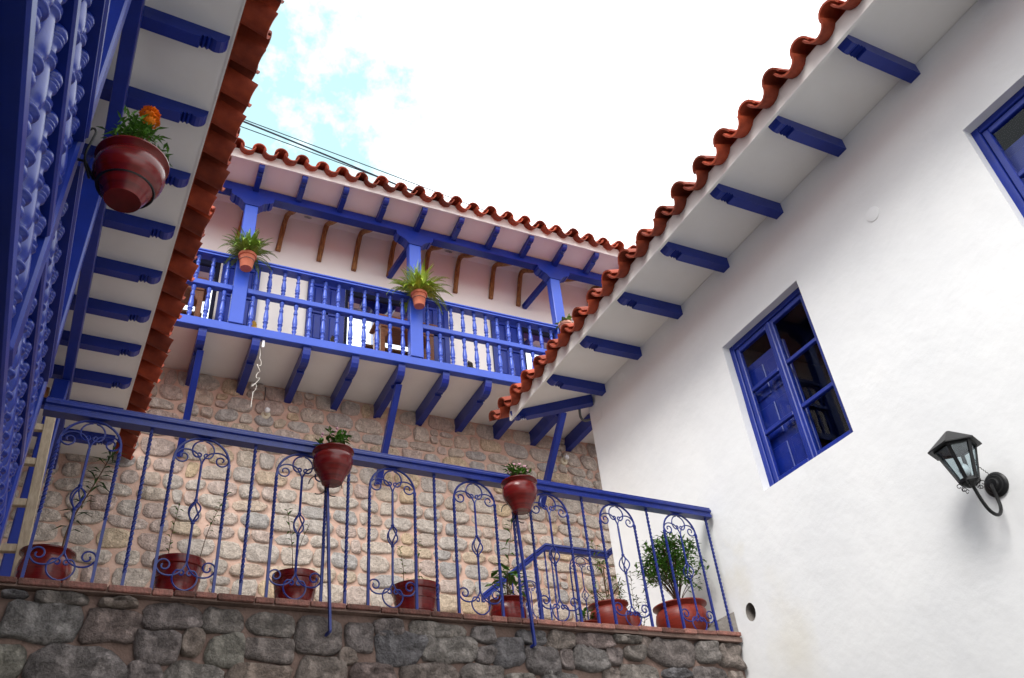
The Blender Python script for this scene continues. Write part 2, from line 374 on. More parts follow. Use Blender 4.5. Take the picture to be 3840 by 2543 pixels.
def spiral(cx, cz, r0, r1, a0, a1, n=14):
    return [(cx + (r0+(r1-r0)*i/n)*math.cos(R(a0+(a1-a0)*i/n)), cz + (r0+(r1-r0)*i/n)*math.sin(R(a0+(a1-a0)*i/n))) for i in range(n+1)]
def smooth2(pts, n=2):
    for _ in range(n):
        q = [pts[0]]
        for a, b in zip(pts, pts[1:]):
            q += [tuple(a[i]*0.75+b[i]*0.25 for i in range(len(a))), tuple(a[i]*0.25+b[i]*0.75 for i in range(len(a)))]
        pts = q + [pts[-1]]
    return pts

def box_panel(mb, x0, x1, z0, z1, y, d, rail=0.05):
    """framed raised panel pieces inside rectangle (front face towards -y)"""
    mb.box(x0, x1, y - d, y, z0, z1, 0.012)

# ------------------------------------------------------------------ RIGHT BUILDING
XW = 4.28
rb = thing('white_building', 'white plastered house wall with blue windows and a tiled eave on the right', 'building', (XW, 3.0, -1.6))
def W(o):        # bring world-coordinate meshes under a parent at a location
    par = o.parent; loc = Vector((0, 0, 0))
    while par is not None: loc += par.location; par = par.parent
    o.location = -loc; return o
WIN = [(3.242, 4.165, 2.455, 3.770), (0.77, 1.70, 2.455, 3.765)]
bm = bmesh.new()
def loop(pts):
    vs = [bm.verts.new(p) for p in pts]; return [bm.edges.new((vs[i], vs[(i+1) % len(vs)])) for i in range(len(vs))]
def wav(y, z): return XW + 0.006*noise.noise(Vector((y*0.9, z*0.9, 3))) if True else XW
edges = []
ys = [-3 + i*(6.262+3)/24 for i in range(25)]; zs = [-1.6 + i*(4.478+1.6)/16 for i in range(17)]
outer = [(XW, y, -1.6) for y in ys] + [(XW, 6.262 + 0.006*math.sin(z*3.1), z) for z in zs[1:]] + [(XW, y, 4.478) for y in reversed(ys[:-1])] + [(XW, -3, z) for z in reversed(zs[1:-1])]
edges += loop(outer)
def rough_rect(y0, y1, z0, z1, amp=0.004):
    pts = []
    c = [(y0, z0), (y1, z0), (y1, z1), (y0, z1)]
    for i in range(4):
        a, b = c[i], c[(i+1) % 4]
        for k in range(6):
            t = k/6; s = amp*noise.noise(Vector((a[0]+t*5, a[1]+t*7, i*3.3)))
            pts.append((a[0]+(b[0]-a[0])*t + (s if i % 2 else 0), a[1]+(b[1]-a[1])*t + (0 if i % 2 else s)))
    return pts
holes = [rough_rect(*w) for w in WIN]
holes.append([(4.627 + 0.052*math.cos(2*PI*i/28), 1.703 + 0.066*math.sin(2*PI*i/28)) for i in range(28)])
hl = []
for h in holes:
    pts = [(XW, y, z) for y, z in h]; edges += loop(pts)
bmesh.ops.triangle_fill(bm, use_beauty=True, edges=edges, use_dissolve=False)
me = bpy.data.meshes.new('wall'); bm.to_mesh(me); bm.free()
mb = MB(); mb.v = [tuple(v.co) for v in me.vertices]; mb.f = [tuple(p.vertices) for p in me.polygons]
for h, dep in zip(holes[:2], (0.075, 0.075)):
    n = len(h); mb.add([(XW, y, z) for y, z in h] + [(XW + dep, y, z) for y, z in h], [(i, (i+1) % n, n+(i+1) % n, n+i) for i in range(n)])
mb.add([(XW, 6.262, -1.6), (XW+4, 6.3, -1.6), (XW+4, 6.3, 4.478), (XW, 6.262, 4.478)], [(0, 1, 2, 3)])
W(mb.build('wall', 'plaster', rb))
h = holes[2]; n = len(h)
W(MB().add([(XW, y, z) for y, z in h] + [(XW + 0.5, y, z) for y, z in h], [(i, (i+1) % n, n+(i+1) % n, n+i) for i in range(n)]).build('vent_pipe', 'cement', rb))
W(MB().lathe([(0.001, 0), (0.09, 0)], 20, (XW+0.498, 4.627, 1.703), 'x', cap=False).build('vent_back', 'dark', rb))
W(MB().add([(XW+0.14, 4.58, 1.63), (XW+0.14, 4.68, 1.63), (XW+0.14, 4.68, 1.70), (XW+0.16, 4.64, 1.78), (XW+0.18, 4.60, 1.77)], [(0, 1, 2, 3, 4)]).build('vent_rubble', 'cement', rb))
# round cover plates painted over, on the wall
for (y, z, r) in ((2.466, 3.747, 0.055), (5.612, 4.363, 0.06)):
    W(MB().lathe([(r, 0.0), (r, -0.004), (r-0.006, -0.006), (0.001, -0.006)], 24, (XW-0.0005, y, z), 'x').build('cover_plate', 'plaster', rb, True))
W(MB().box(XW-0.005, XW+0.001, 6.05, 6.17, 4.16, 4.28, 0.002).build('cover_plate', 'plaster', rb))

def window(parent, y0, y1, z0, z1):
    fx = XW + 0.072
    fr = MB(); t = 0.045
    fr.box(fx, fx+0.07, y0-0.01, y0+t, z0-0.01, z1+0.01, 0.004); fr.box(fx, fx+0.07, y1-t, y1+0.01, z0-0.01, z1+0.01, 0.004)
    fr.box(fx+0.001, fx+0.069, y0+t, y1-t, z1-t, z1+0.01, 0.004); fr.box(fx+0.001, fx+0.069, y0+t, y1-t, z0-0.01, z0+t*0.8, 0.004)
    win = W(fr.build('window', 'blue', parent))
    ym = (y0+y1)/2
    base = Vector((0, 0, 0))
    for (a, b) in ((y0+t, ym), (ym, y1-t)):
        c = MB(); s = 0.042; xa, xb = fx+0.012, fx+0.052
        a2, b2 = a+0.003, b-0.003; lo, hi = z0+t*0.8+0.003, z1-t-0.003
        c.box(xa, xb, a2, a2+s, lo, hi, 0.005); c.box(xa, xb, b2-s, b2, lo, hi, 0.005)
        c.box(xa+0.001, xb-0.001, a2+s, b2-s, lo, lo+s, 0.005); c.box(xa+0.001, xb-0.001, a2+s, b2-s, hi-s, hi, 0.005)
        hh = (hi-lo-2*s+0.034)/3
        for k in (1, 2): zz = lo+s+hh*k-0.034; c.box(xa+0.003, xb-0.003, a2+s, b2-s, zz, zz+0.034, 0.005)
        c2 = c.build('casement', 'blue', win); c2.location = (0, 0, 0)
        for k in range(3):
            z_a = lo+s+hh*k; z_b = z_a+hh-0.034
            ya_, yb_ = a2+s-0.003, b2-s+0.003
            g = MB().add([(xa+0.02, yb_, z_a-0.003), (xa+0.02, ya_, z_a-0.003), (xa+0.02, ya_, z_b+0.003), (xa+0.02, yb_, z_b+0.003)], [(0, 3, 2, 1)])
            g.build('pane', 'wglass', win)
    # meeting strip
    MB().box(fx+0.002, fx+0.02, ym-0.016, ym+0.016, z0+t*0.8+0.004, z1-t-0.004, 0.006).build('meeting_strip', 'blue', win)
    return win
for w in WIN:
    win = window(rb, *w)
    y0, y1, z0, z1 = w
    # dark room behind and inner shutter folded behind the far casement
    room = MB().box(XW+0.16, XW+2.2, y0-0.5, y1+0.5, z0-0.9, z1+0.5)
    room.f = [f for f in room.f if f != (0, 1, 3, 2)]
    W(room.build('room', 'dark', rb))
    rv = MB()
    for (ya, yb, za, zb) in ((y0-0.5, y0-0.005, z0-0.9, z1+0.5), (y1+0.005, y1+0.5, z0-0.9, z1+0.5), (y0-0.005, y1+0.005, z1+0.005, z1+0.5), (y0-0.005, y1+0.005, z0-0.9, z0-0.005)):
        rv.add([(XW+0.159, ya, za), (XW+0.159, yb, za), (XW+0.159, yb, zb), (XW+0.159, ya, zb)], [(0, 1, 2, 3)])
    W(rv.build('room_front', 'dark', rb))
    sh = MB(); ya = y1-0.03; xs_ = XW+0.165
    sh.box(xs_, xs_+0.03, (y0+y1)/2-0.02, y1+0.02, z0-0.02, z1-0.20, 0.004)
    for k in range(3):
        for j in range(2): sh.box(xs_-0.012, xs_+0.002, (y0+y1)/2+0.03+j*0.21, (y0+y1)/2+0.20+j*0.21, z0+0.06+k*0.35, z0+0.34+k*0.35, 0.010)
    W(sh.build('inner_shutter', 'blue', rb))
# soffit with its corner cut on the diagonal
W(MB().prism([(3.60, -3), (XW+0.3, -3), (XW+0.3, 6.2), (XW, 6.235), (3.60, 6.74)], lambda u, v, t: (u, v, t), 4.482, 4.502).build('soffit', 'soffit', rb))
W(MB().box(3.575, 3.600, -3, 6.76, 4.400, 4.545).build('fascia', 'soffit', rb))
for yy in (0.0, 2.2, 4.4):      # faint board joints
    pass
rm_ = rafter_mesh('rafter', 0.66)
for i in range(-4, 9):
    y = 1.777 + 0.695*(i-1)
    if y > 6.2 or y < -2: continue
    o = inst('rafter', rm_, rb, (3.625 - XW, y - 3.0, 4.482 + 1.6))
hip = rafter_mesh('rafter', 0.90)
d = Vector((4.26-3.585, 6.17-6.735, 0)); inst('rafter', hip, rb, (3.585-XW, 6.735-3.0, 4.482+1.6), (0, 0, math.atan2(d.y, d.x)))
# roof body
W(MB().prism([(3.60, 4.515), (3.60, 4.504), (8.3, 4.505), (8.3, 6.1)], lambda u, v, t: (u, t, v), -3, 6.20).build('roof', 'tile', rb))
def eave_tiles(parent, y0, y1, pitch, place, skip_rows=3, jit=0.006):
    n = int(round((y1-y0)/pitch))
    for i in range(n+1):
        s = y0 + i*pitch
        for (me_, off, dz, dx) in ((tile_pan, 0.0, 0.0, -0.014), (tile_cover, pitch/2, 0.008, 0.018)):
            place(me_, s + off + random.uniform(-jit, jit), dx + random.uniform(-0.018, 0.018), dz + random.uniform(-0.005, 0.005), random.uniform(-0.045, 0.045))
def tile_rows(parent, y0, y1, pitch, fn, rows, name='tile_courses'):
    """the further courses up the slope, joined"""
    mb = MB(); n = int(round((y1-y0)/pitch))
    for rr in range(1, rows+1):
        for i in range(n+1):
            for cov in (False, True):
                t = arc_tile(cov, n=6)
                s = y0 + i*pitch + (pitch/2 if cov else 0)
                mb.add([fn(x + rr*0.34, yy + s, z + (0.012 if cov else 0)) for x, yy, z in t.v], t.f)
    return tag(mb.build(name, 'tile', parent, True), kind='stuff')
SL = R(21)
def place_r(me_, s, dx, dz, rz):
    inst('roof_tile', me_, rb, (3.452 + dx - XW, s - 3.0, 4.524 + dz + 1.6), (0, -SL, rz))
eave_tiles(rb, 1.541 - 0.2775*13, 6.82, 0.2775, place_r)
def fr_(x, y, z):
    X = x*math.cos(SL) - z*math.sin(SL); Z = x*math.sin(SL) + z*math.cos(SL)
    return (3.452 + X - XW, y - 3.0, 4.539 + Z + 1.6)
tile_rows(rb, 1.541 - 0.2775*13, 6.82, 0.2775, fr_, 3)

# ------------------------------------------------------------------ LEFT BUILDING (gallery), local frame along its colonnade
AL = 0.0523
lb = thing('blue_gallery', 'blue wooden gallery with turned balustrade and tiled eave along the left', 'building', (-0.277, 0, 0), AL)
def lbox(name, m, *a, bev=0.006, parent=lb): return MB().box(*a, bev).build(name, m, parent)
ZR = 4.48
lbox('gallery_floor', 'navy', -1.6, -0.075, -1.5, 4.45, 1.36, 1.560)
lbox('wall', 'plaster', -1.75, -1.60, -1.5, 9.0, -1.6, 5.2)
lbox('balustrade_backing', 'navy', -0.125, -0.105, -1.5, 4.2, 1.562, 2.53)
bt = thing('x', None, None); bpy.data.objects.remove(bt)
bal_l = MB().box(-0.080, -0.002, -1.5, 4.28, 1.505, 1.570, 0.008)
ball = bal_l.build('balustrade', 'blue', lb)
MB().box(-0.078, 0.004, -1.5, 2.47, 2.035, 2.10, 0.008).build('middle_rail', 'blue', ball)
MB().box(-0.078, 0.004, 2.60, 4.24, 2.035, 2.10, 0.008).build('middle_rail', 'blue', ball)
for a, b in ((-1.5, 2.47), (2.60, 4.24)):
    MB().prism([(-0.10, 2.53), (-0.03, 2.53), (0.012, 2.535), (0.012, 2.555), (0.022, 2.565), (0.022, 2.595), (0.010, 2.602), (-0.10, 2.602)], lambda u, v, t: (u, t, v), a, b).build('top_rail', 'blue', ball)
bl_mesh = baluster_mesh('baluster', 0.42, 0.038, 20)
for k in range(-8, 26):
    y = 1.60 + 0.1525*k
    if y > 2.46 and y < 2.64: continue
    if y > 4.20: break
    for z, zs_ in ((1.568, 1.115), (2.098, 1.035)): inst('baluster', bl_mesh, ball, (-0.040, y, z), scl=(1, 1, zs_))
for y in (-1.3, 2.475, 4.27, 7.05):
    p = MB(); p.box(-0.125, 0.004, y, y+0.125, 1.575, 4.27, 0.012)
    po = p.build('post', 'blue', lb)
    cap = [(-0.30, 4.27), (-0.30, 4.20), (-0.26, 4.15), (-0.22, 4.15), (-0.18, 4.10), (-0.10, 4.08), (0.0, 4.06)]
# plate and rafters
lbox('plate', 'blue', -0.065, 0.018, -1.5, 9.05, 4.27, 4.385)
rl = rafter_mesh('rafter', 2.1)
ly = [3.22 - 0.585*k for k in (7, 6, 5, 4, 3, 2, 1)] + [3.22, 3.83, 4.42, 5.00, 5.56, 6.11, 6.65, 7.22, 7.80, 8.38]
for y in ly: inst('rafter', rl, lb, (0.495, y, ZR), (0, 0, PI))
for k, y in enumerate([0.9, 1.5, 2.15, 2.7, 3.5, 4.1, 4.68, 5.25, 5.8, 6.4, 6.95, 7.5]):
    MB().tube([(-1.58, y, ZR-0.11), (-0.9, y+0.02, ZR-0.10), (-0.16, y, ZR-0.115)], [0.055, 0.06, 0.05], 8).build('ceiling_pole', 'pole', lb, True)
lbox('soffit', 'soffit', -1.6, 0.51, -1.5, 9.05, ZR, ZR+0.02, bev=0)
lbox('fascia', 'soffit', 0.51, 0.522, -1.5, 9.05, ZR-0.004, ZR+0.08, bev=0)
MB().prism([(0.53, ZR+0.08), (0.53, ZR+0.02), (-6.5, ZR+0.021), (-6.5, 7.6)], lambda u, v, t: (u, t, v), -1.5, 9.0).build('roof', 'tile', lb)
def place_l(me_, s, dx, dz, rz):
    inst('roof_tile', me_, lb, (0.712 - dx, s, ZR + 0.038 + dz), (0, -SL, PI + rz))
eave_tiles(lb, 3.03 - 0.272*16, 8.80, 0.272, place_l)
def fl_(x, y, z):
    X = x*math.cos(SL) - z*math.sin(SL); Z = x*math.sin(SL) + z*math.cos(SL)
    return (0.712 - X, y, ZR + 0.053 + Z)
tile_rows(lb, 3.03 - 0.272*16, 8.80, 0.272, fl_, 3)
# blue door and boards on the inner wall beyond the corner post
dr = lbox('door', 'blue', -1.60, -1.55, 5.3, 6.5, 1.57, 3.9)
for z0, z1 in ((1.7, 2.3), (2.4, 3.0), (3.1, 3.8)):
    for y0, y1 in ((5.4, 5.85), (5.95, 6.4)): MB().box(-1.552, -1.53, y0, y1, z0, z1, 0.015).build('door_panel', 'blue', dr)
# bracket ring for the big pot
br = MB(); br.tube([(0.0, 2.53, 2.50), (0.03, 2.53, 2.50), (0.075, 2.53, 2.42)], 0.006)
ringp = [(0.187 + 0.101*math.cos(t*PI/16), 2.53 + 0.101*math.sin(t*PI/16), 2.412) for t in range(33)]
br.tube(ringp, 0.006, cap=False)
br.tube(smooth2([(0.005, 2.51, 2.62), (0.02, 2.50, 2.66), (0.04, 2.50, 2.65), (0.035, 2.50, 2.60), (0.02, 2.51, 2.50), (0.06, 2.52, 2.41)]), 0.005)
br.build('pot_bracket', 'blackiron', lb, True)

# ------------------------------------------------------------------ BACK BUILDING with balcony
bb = thing('balcony_building', 'white house with stone lower wall and long blue balcony at the back of the courtyard', 'building', (3.0, 9.0, 1.57))
def wb(mb, name, m, parent=None, smooth=False): return W(mb.build(name, m, parent or bb, smooth))
YP = 8.0
def sw(x): return 8.93 + 0.037*x      # stone wall face
wb(MB().prism([(-4, sw(-4)), (9, sw(9)), (9, sw(9)+0.5), (-4, sw(-4)+0.5)], lambda u, v, t: (u, v, t), 1.4, 5.79), 'stone_wall', 'mortar')
stone_wall = bb.children[-1]
# stones: jittered courses, cells from a power diagram
def clip(poly, a, b, c):
    out = []
    for i in range(len(poly)):
        p, q = poly[i], poly[(i+1) % len(poly)]
        dp_, dq = a*p[0]+b*p[1]-c, a*q[0]+b*q[1]-c
        if dp_ <= 0: out.append(p)
        if dp_*dq < 0: t = dp_/(dp_-dq); out.append((p[0]+(q[0]-p[0])*t, p[1]+(q[1]-p[1])*t))
    return out
def resample(poly, n):
    L = [0]; m = len(poly)
    for i in range(m): L.append(L[-1] + math.dist(poly[i], poly[(i+1) % m]))
    out = []; j = 0
    for k in range(n):
        t = L[-1]*k/n
        while L[j+1] < t: j += 1
        f = (t-L[j])/max(1e-9, L[j+1]-L[j]); a, b = poly[j], poly[(j+1) % m]
        out.append((a[0]+(b[0]-a[0])*f, a[1]+(b[1]-a[1])*f))
    return out
def stone_mesh(poly, depth, fn, material, n=16, seed=0, rough=0.10, rug=0.0):
    """poly in wall plane, fn(u,v,d)->3D with d = proud of the wall"""
    cx = sum(p[0] for p in poly)/len(poly); cy = sum(p[1] for p in poly)/len(poly)
    P = resample(poly, n); mb = MB(); vs = []
    rngs = ((1.0, -0.03), (0.985, 0.50), (0.93, 0.85), (0.70, 0.98), (0.35, 1.05))
    sz = math.sqrt(sum((p[0]-cx)**2+(p[1]-cy)**2 for p in P)/n)
    tiltx, tilty = random.uniform(-.25, .25), random.uniform(-.25, .25)
    for (k, dd) in rngs:
        for i, p in enumerate(P):
            nn = noise.noise(Vector((p[0]*9+seed, p[1]*9, k*2)))
            kk = k*(1 + (rough*nn if k > 0.1 else 0))
            u, v = cx+(p[0]-cx)*kk, cy+(p[1]-cy)*kk
            d = depth*dd + (depth*(0.55*noise.noise(Vector((u*13, v*13, seed*1.7))) + 0.35*noise.noise(Vector((u*34, v*34, seed*1.7))) + tiltx*(u-cx)/sz + tilty*(v-cy)/sz) if dd > 0 else 0)
            if rug and dd > 0:
                vd = noise.voronoi(Vector((u*10+seed, v*10, seed*0.7)))[0]
                d += depth*rug*(vd[0]*1.5 - 0.6)*min(1.0, dd)
            if dd < 0: d = -0.02
            vs.append(fn(u, v, d))
    vs.append(fn(cx, cy, depth*(1+0.3*noise.noise(Vector((cx*7, cy*7, seed))))))
    fs = []
    for r_ in range(4):
        for i in range(n): fs.append((r_*n+i, r_*n+(i+1) % n, (r_+1)*n+(i+1) % n, (r_+1)*n+i))
    for i in range(n): fs.append((4*n+i, 4*n+(i+1) % n, 5*n))
    mb.add(vs, fs); return mb
rs = random.Random(11)
stones = []; row = 0; z = 2.60
def bnd(k, x): return 0.030*noise.noise(Vector((x*2.2, k*5.3, 1.0))) + 0.016*noise.noise(Vector((x*6.5, k*3.1, 4.0)))
while z < 5.74:
    h = rs.uniform(0.155, 0.265)
    if z + h > 5.60: h = 5.775 - z
    x = -1.8 + rs.uniform(0, .3); row += 1; jn = rs.uniform(-.03, .03)
    while x < 7.6:
        w = rs.uniform(0.22, 0.45) if rs.random() > 0.24 else rs.uniform(0.12, 0.20)
        j2 = rs.uniform(-.035, .035); g = 0.004 + rs.uniform(0, 0.007)
        split = h > 0.20 and w < 0.26 and rs.random() < 0.35
        parts_ = [(0.0, 0.52), (0.52, 1.0)] if split else [(0.0, 1.0)]
        for (ta, tb) in parts_:
            pts = []
            def lo(xx): return z + ta*h + (bnd(row, xx) if ta == 0 else 0) + g
            def hi(xx): return z + tb*h + (bnd(row+1, xx) if tb == 1 else 0) - g
            xl, xr = x + g, x + w - g
            xa_, xb_ = xl - jn*0.5, xr - j2*0.5; xc_, xd_ = xr + j2*0.5, xl + jn*0.5
            for t in (0, .33, .66, 1): xx = xa_+(xb_-xa_)*t; pts.append((xx, lo(xx) + rs.uniform(-.008, .008)))
            for t in (0.5,): pts.append((xb_+(xc_-xb_)*t + rs.uniform(-.004, .012), (lo(xb_)+hi(xc_))/2))
            for t in (0, .33, .66, 1): xx = xc_+(xd_-xc_)*t; pts.append((xx, hi(xx) + rs.uniform(-.008, .008)))
            for t in (0.5,): pts.append((xd_+(xa_-xd_)*t + rs.uniform(-.012, .004), (lo(xa_)+hi(xd_))/2))
            # knock off one or two corners
            for ci in (0, 3, 5, 8):
                cxm, czm = (xl+xr)/2, (lo(x)+hi(x))/2; k_ = rs.choice((0.06, 0.12, 0.25))
                pts[ci] = (pts[ci][0]+(cxm-pts[ci][0])*k_, pts[ci][1]+(czm-pts[ci][1])*k_)
            q = pts
            for _ in range(1 + (rs.random() < 0.25)):
                q2 = []
                for k in range(len(q)):
                    a, b = q[k], q[(k+1) % len(q)]
                    q2 += [(a[0]*.8+b[0]*.2, a[1]*.8+b[1]*.2), (a[0]*.2+b[0]*.8, a[1]*.2+b[1]*.8)]
                q = q2
            q = [(min(max(u, -2), 9), min(v, 5.775)) for u, v in q]
            stones.append((q, len(stones)))
        x += w; jn = j2
    z += h
stones.sort(key=lambda s: abs(s[0][0][0]-2.6) + (6 if s[0][0][1] < 2.95 else 0))
sfn = lambda u, v, d: (u, sw(u)-d, v)
rest = MB()
for k, (q, i) in enumerate(stones):
    smb = stone_mesh(q, rs.uniform(0.018, 0.042), sfn, 'stone', 14, i, 0.10)
    if k < 298:
        c = (sum(v[0] for v in smb.v)/len(smb.v), sum(v[1] for v in smb.v)/len(smb.v), sum(v[2] for v in smb.v)/len(smb.v))
        me_ = smb.mesh('stone', 'stone', 'all', c)
        o = inst('stone', me_, stone_wall, c)
    else: rest.add(smb.v, smb.f)
if rest.v: tag(rest.build('stonework', 'stone', stone_wall, 'all'), kind='stuff')
# upper wall with window openings
WX = [(-0.585, 0.562), (2.24, 3.33), (4.985, 6.075)]
YW = 8.76; ZF = 5.89; ZT = 7.47
uw = MB(); edges_x = [-3.0]
for a, b in WX: edges_x += [a, b]
edges_x.append(9.0)
for i in range(0, len(edges_x), 2): uw.box(edges_x[i], edges_x[i+1], YW, YW+0.3, 5.80, 8.0)
for a, b in WX: uw.box(a, b, YW+0.0005, YW+0.2995, ZT, 8.0)
wb(uw, 'upper_wall', 'cream')
# sloping plastered ceiling of the balcony
wb(MB().add([(-3, 8.08, 8.13), (9, 8.08, 8.13), (9, 8.62, 8.50), (-3, 8.62, 8.50), (9, 8.68, 8.46), (-3, 8.68, 8.46), (9, 8.762, 7.84), (-3, 8.762, 7.84)], [(0, 1, 2, 3), (3, 2, 4, 5), (5, 4, 6, 7)]), 'ceiling', 'cream')
for x, le in ((1.337, 0.0), (1.896, -0.02), (2.404, -0.05), (2.93, -.02), (3.465, -.03), (3.983, -.04), (4.566, 0.0), (5.03, -.02), (5.68, 0), (6.33, 0), (0.78, 0), (0.2, 0)):
    w1 = rs.uniform(-.012, .012); w2 = w1 + rs.uniform(-.012, .012)
    pts = smooth2([(x, 8.06, 8.03), (x+w1, 8.30, 8.20), (x+w1, 8.54, 8.40), (x+w1-.012, 8.62, 8.42), (x+w2-.022, 8.65, 8.32), (x+w2-.042, 8.695, 8.08), (x+w2-.062, 8.735, 7.84+le)], 2)
    n_ = len(pts)
    wb(MB().tube(pts, [0.037 + 0.002*math.sin(k*0.9+x*7) for k in range(n_)], 9), 'ceiling_pole', 'pole', smooth=True)
# spotlights
for x in (1.61, 3.78):
    s_ = MB().lathe([(0.055, 0.0), (0.055, 0.008), (0.046, 0.014), (0.034, 0.012), (0.030, 0.0)], 20)
    o = s_.build('spotlight', 'chrome', bb, True); o.location = (x-3.0, 8.60-9.0, 8.475-1.57); o.rotation_euler = (R(180+35), 0, 0)
    inn = MB().lathe([(0.001, 0.0), (0.028, 0.0), (0.022, 0.008), (0.012, 0.004), (0.001, 0.010)], 16).build('lamp_face', 'grey', o, True)
# windows (mirror-like) with shutters
for a, b in WX:
    fr = MB(); t = 0.05
    fr.box(a+0.002, a+t, YW+0.03, YW+0.09, ZF, ZT-0.002, 0.004); fr.box(b-t, b-0.002, YW+0.03, YW+0.09, ZF, ZT-0.002, 0.004)
    fr.box(a+t, b-t, YW+0.031, YW+0.089, ZT-0.09, ZT-0.003, 0.004); fr.box(a+t, b-t, YW+0.031, YW+0.089, ZF, ZF+0.08, 0.004)
    w_ = wb(fr, 'window', 'navy')
    MB().add([(a+t, YW+0.055, ZF+0.08), (b-t, YW+0.055, ZF+0.08), (b-t, YW+0.055, ZT-0.09), (a+t, YW+0.055, ZT-0.09)], [(0, 1, 2, 3)]).build('pane', 'mglass', w_)
    wb(MB().box(a, b, YW+0.2, YW+0.22, ZF+0.001, ZT), 'room', 'dark')
def shutter(x0, x1):
    m_ = MB(); y = YW-0.004; d_ = 0.035
    m_.box(x0, x1, y-d_+0.012, y, ZF+0.02, ZT-0.01)
    st = 0.075
    for (u0, u1, v0, v1) in ((x0, x0+st, ZF+0.02, ZT-0.01), (x1-st, x1, ZF+0.02, ZT-0.01), (x0+st, x1-st, ZT-0.12, ZT-0.01), (x0+st, x1-st, ZF+0.02, ZF+0.16), (x0+st, x1-st, 6.88, 6.95), (x0+st, x1-st, 6.36, 6.43), ((x0+x1)/2-0.035, (x0+x1)/2+0.035, ZF+0.16, ZT-0.12)):
        m_.box(u0, u1, y-d_-0.006, y-0.002, v0, v1, 0.004)
    s_ = wb(m_, 'shutter', 'blue')
    xm = (x0+x1)/2
    for (v0, v1) in ((6.95, ZT-0.12), (6.43, 6.88), (ZF+0.16, 6.36)):
        for (u0, u1) in ((x0+st, xm-0.035), (xm+0.035, x1-st)):
            MB().box(u0+0.018, u1-0.018, y-d_-0.004, y-0.01, v0+0.025, v1-0.025, 0.014).build('panel', 'blue', s_)
for x0, x1 in ((0.585, 1.072), (1.713, 2.228), (3.345, 3.768), (4.46, 4.972), (-1.12, -0.605), (6.10, 6.63)): shutter(x0, x1)
# balcony slab, soffit and floor beams
wb(MB().add([(-3, 8.055, 5.785), (9, 8.055, 5.785), (9, 9.3, 5.785), (-3, 9.3, 5.785)], [(0, 1, 2, 3)]), 'balcony_soffit', 'soffit')
wb(MB().box(-3, 9, 8.06, 9.2, 5.79, 5.885), 'balcony_floor', 'floor')
wb(MB().box(-3, 6.9, 7.95, 8.055, 5.775, 5.892, 0.006), 'edge_beam', 'blue_far_lit')
fbp = [(0.0, 0.0), (0.004, -0.05), (0.02, -0.10), (0.05, -0.145), (0.09, -0.17), (0.14, -0.178), (0.20, -0.175), (0.25, -0.165), (0.27, -0.175), (0.275, -0.15), (0.30, -0.15), (0.305, -0.185), (1.15, -0.20), (1.15, 0)]
fbm = MB().prism(fbp, lambda u, v, t: (t, u, v), -0.045, 0.045).mesh('floor_beam', 'blue')
bx = [0.43 + 0.5905*k for k in range(-5, 12)]
for x in bx: inst('floor_beam', fbm, bb, (x-3, 7.985-9, 5.776-1.57))
# raking struts
for x in (0.45, 2.81, 5.16):
    mbs = MB(); y1 = sw(x)
    mbs.bar((x, 8.18, 5.60), (x, y1-0.035, 4.62), 0.085, 0.075, up=(1, 0, 0))
    wb(mbs, 'strut', 'blue')
# balustrade between posts
PX = [(-1.53, -1.36), (0.682, 0.845), (2.895, 3.065), (5.115, 5.275), (7.33, 7.5)]
posts = []
for a, b in PX:
    posts.append(wb(MB().box(a, b, 7.935, 8.06, 5.893, 7.87, 0.006), 'post', 'blue_far_lit'))
capo = [(-0.27, 0.0), (-0.27, -0.045), (-0.255, -0.075), (-0.225, -0.10), (-0.205, -0.095), (-0.195, -0.115), (-0.16, -0.125), (-0.125, -0.155), (-0.105, -0.185), (-0.085, -0.20)]
capo = capo + [(-u, v) for u, v in reversed(capo)]
capm = MB().prism(capo, lambda u, v, t: (u, t, v), -0.075, 0.075).mesh('capital', 'blue')
for (a, b), p in zip(PX, posts): inst('capital', capm, bb, ((a+b)/2-3, 7.9975-9, 7.985-1.57))
bl2 = MB().box(-3, -2.9, 7.97, 8.04, 6.37, 6.44)
rails = MB()
balo = None
for i in range(len(PX)-1):
    a, b = PX[i][1], PX[i+1][0]
    r_ = wb(MB().box(a+0.001, b-0.001, 7.955, 8.045, 6.375, 6.447, 0.006), 'balustrade', 'blue_far_lit')
    MB().prism([(7.93, 6.835), (7.93, 6.852), (7.945, 6.858), (7.945, 6.866), (7.925, 6.872), (7.925, 6.888), (7.94, 6.893), (8.06, 6.893), (8.06, 6.835)], lambda u, v, t: (t, u, v), a+0.001, b-0.001).build('top_rail', 'blue_far_lit', r_)
    if i == 0: balm = baluster_mesh('baluster', 0.388, 0.030, 12, 'blue_far_lit'); balm2 = baluster_mesh('baluster', 0.482, 0.031, 12, 'blue_far_lit')
    n_ = 12
    for k in range(n_):
        x = a + (b-a)*(k+0.5)/n_ if i != 1 else a + (b-a)*(k+0.5)/n_
        if x > 7 or x < -1.4: continue
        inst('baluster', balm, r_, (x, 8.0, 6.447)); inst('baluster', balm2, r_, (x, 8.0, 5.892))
# eave beam, braces
wb(MB().box(-3, 9, 7.93, 8.07, 7.985, 8.125, 0.006), 'eave_beam', 'blue')
for x in (2.96, 5.17):
    wb(MB().bar((x+0.02, 8.06, 7.93), (x-0.09, 8.755, 7.83), 0.07, 0.075), 'brace', 'blue')
for k in range(-3, 14):
    x = 0.79 + 0.556*k
    if k in (0, 4, 8): continue
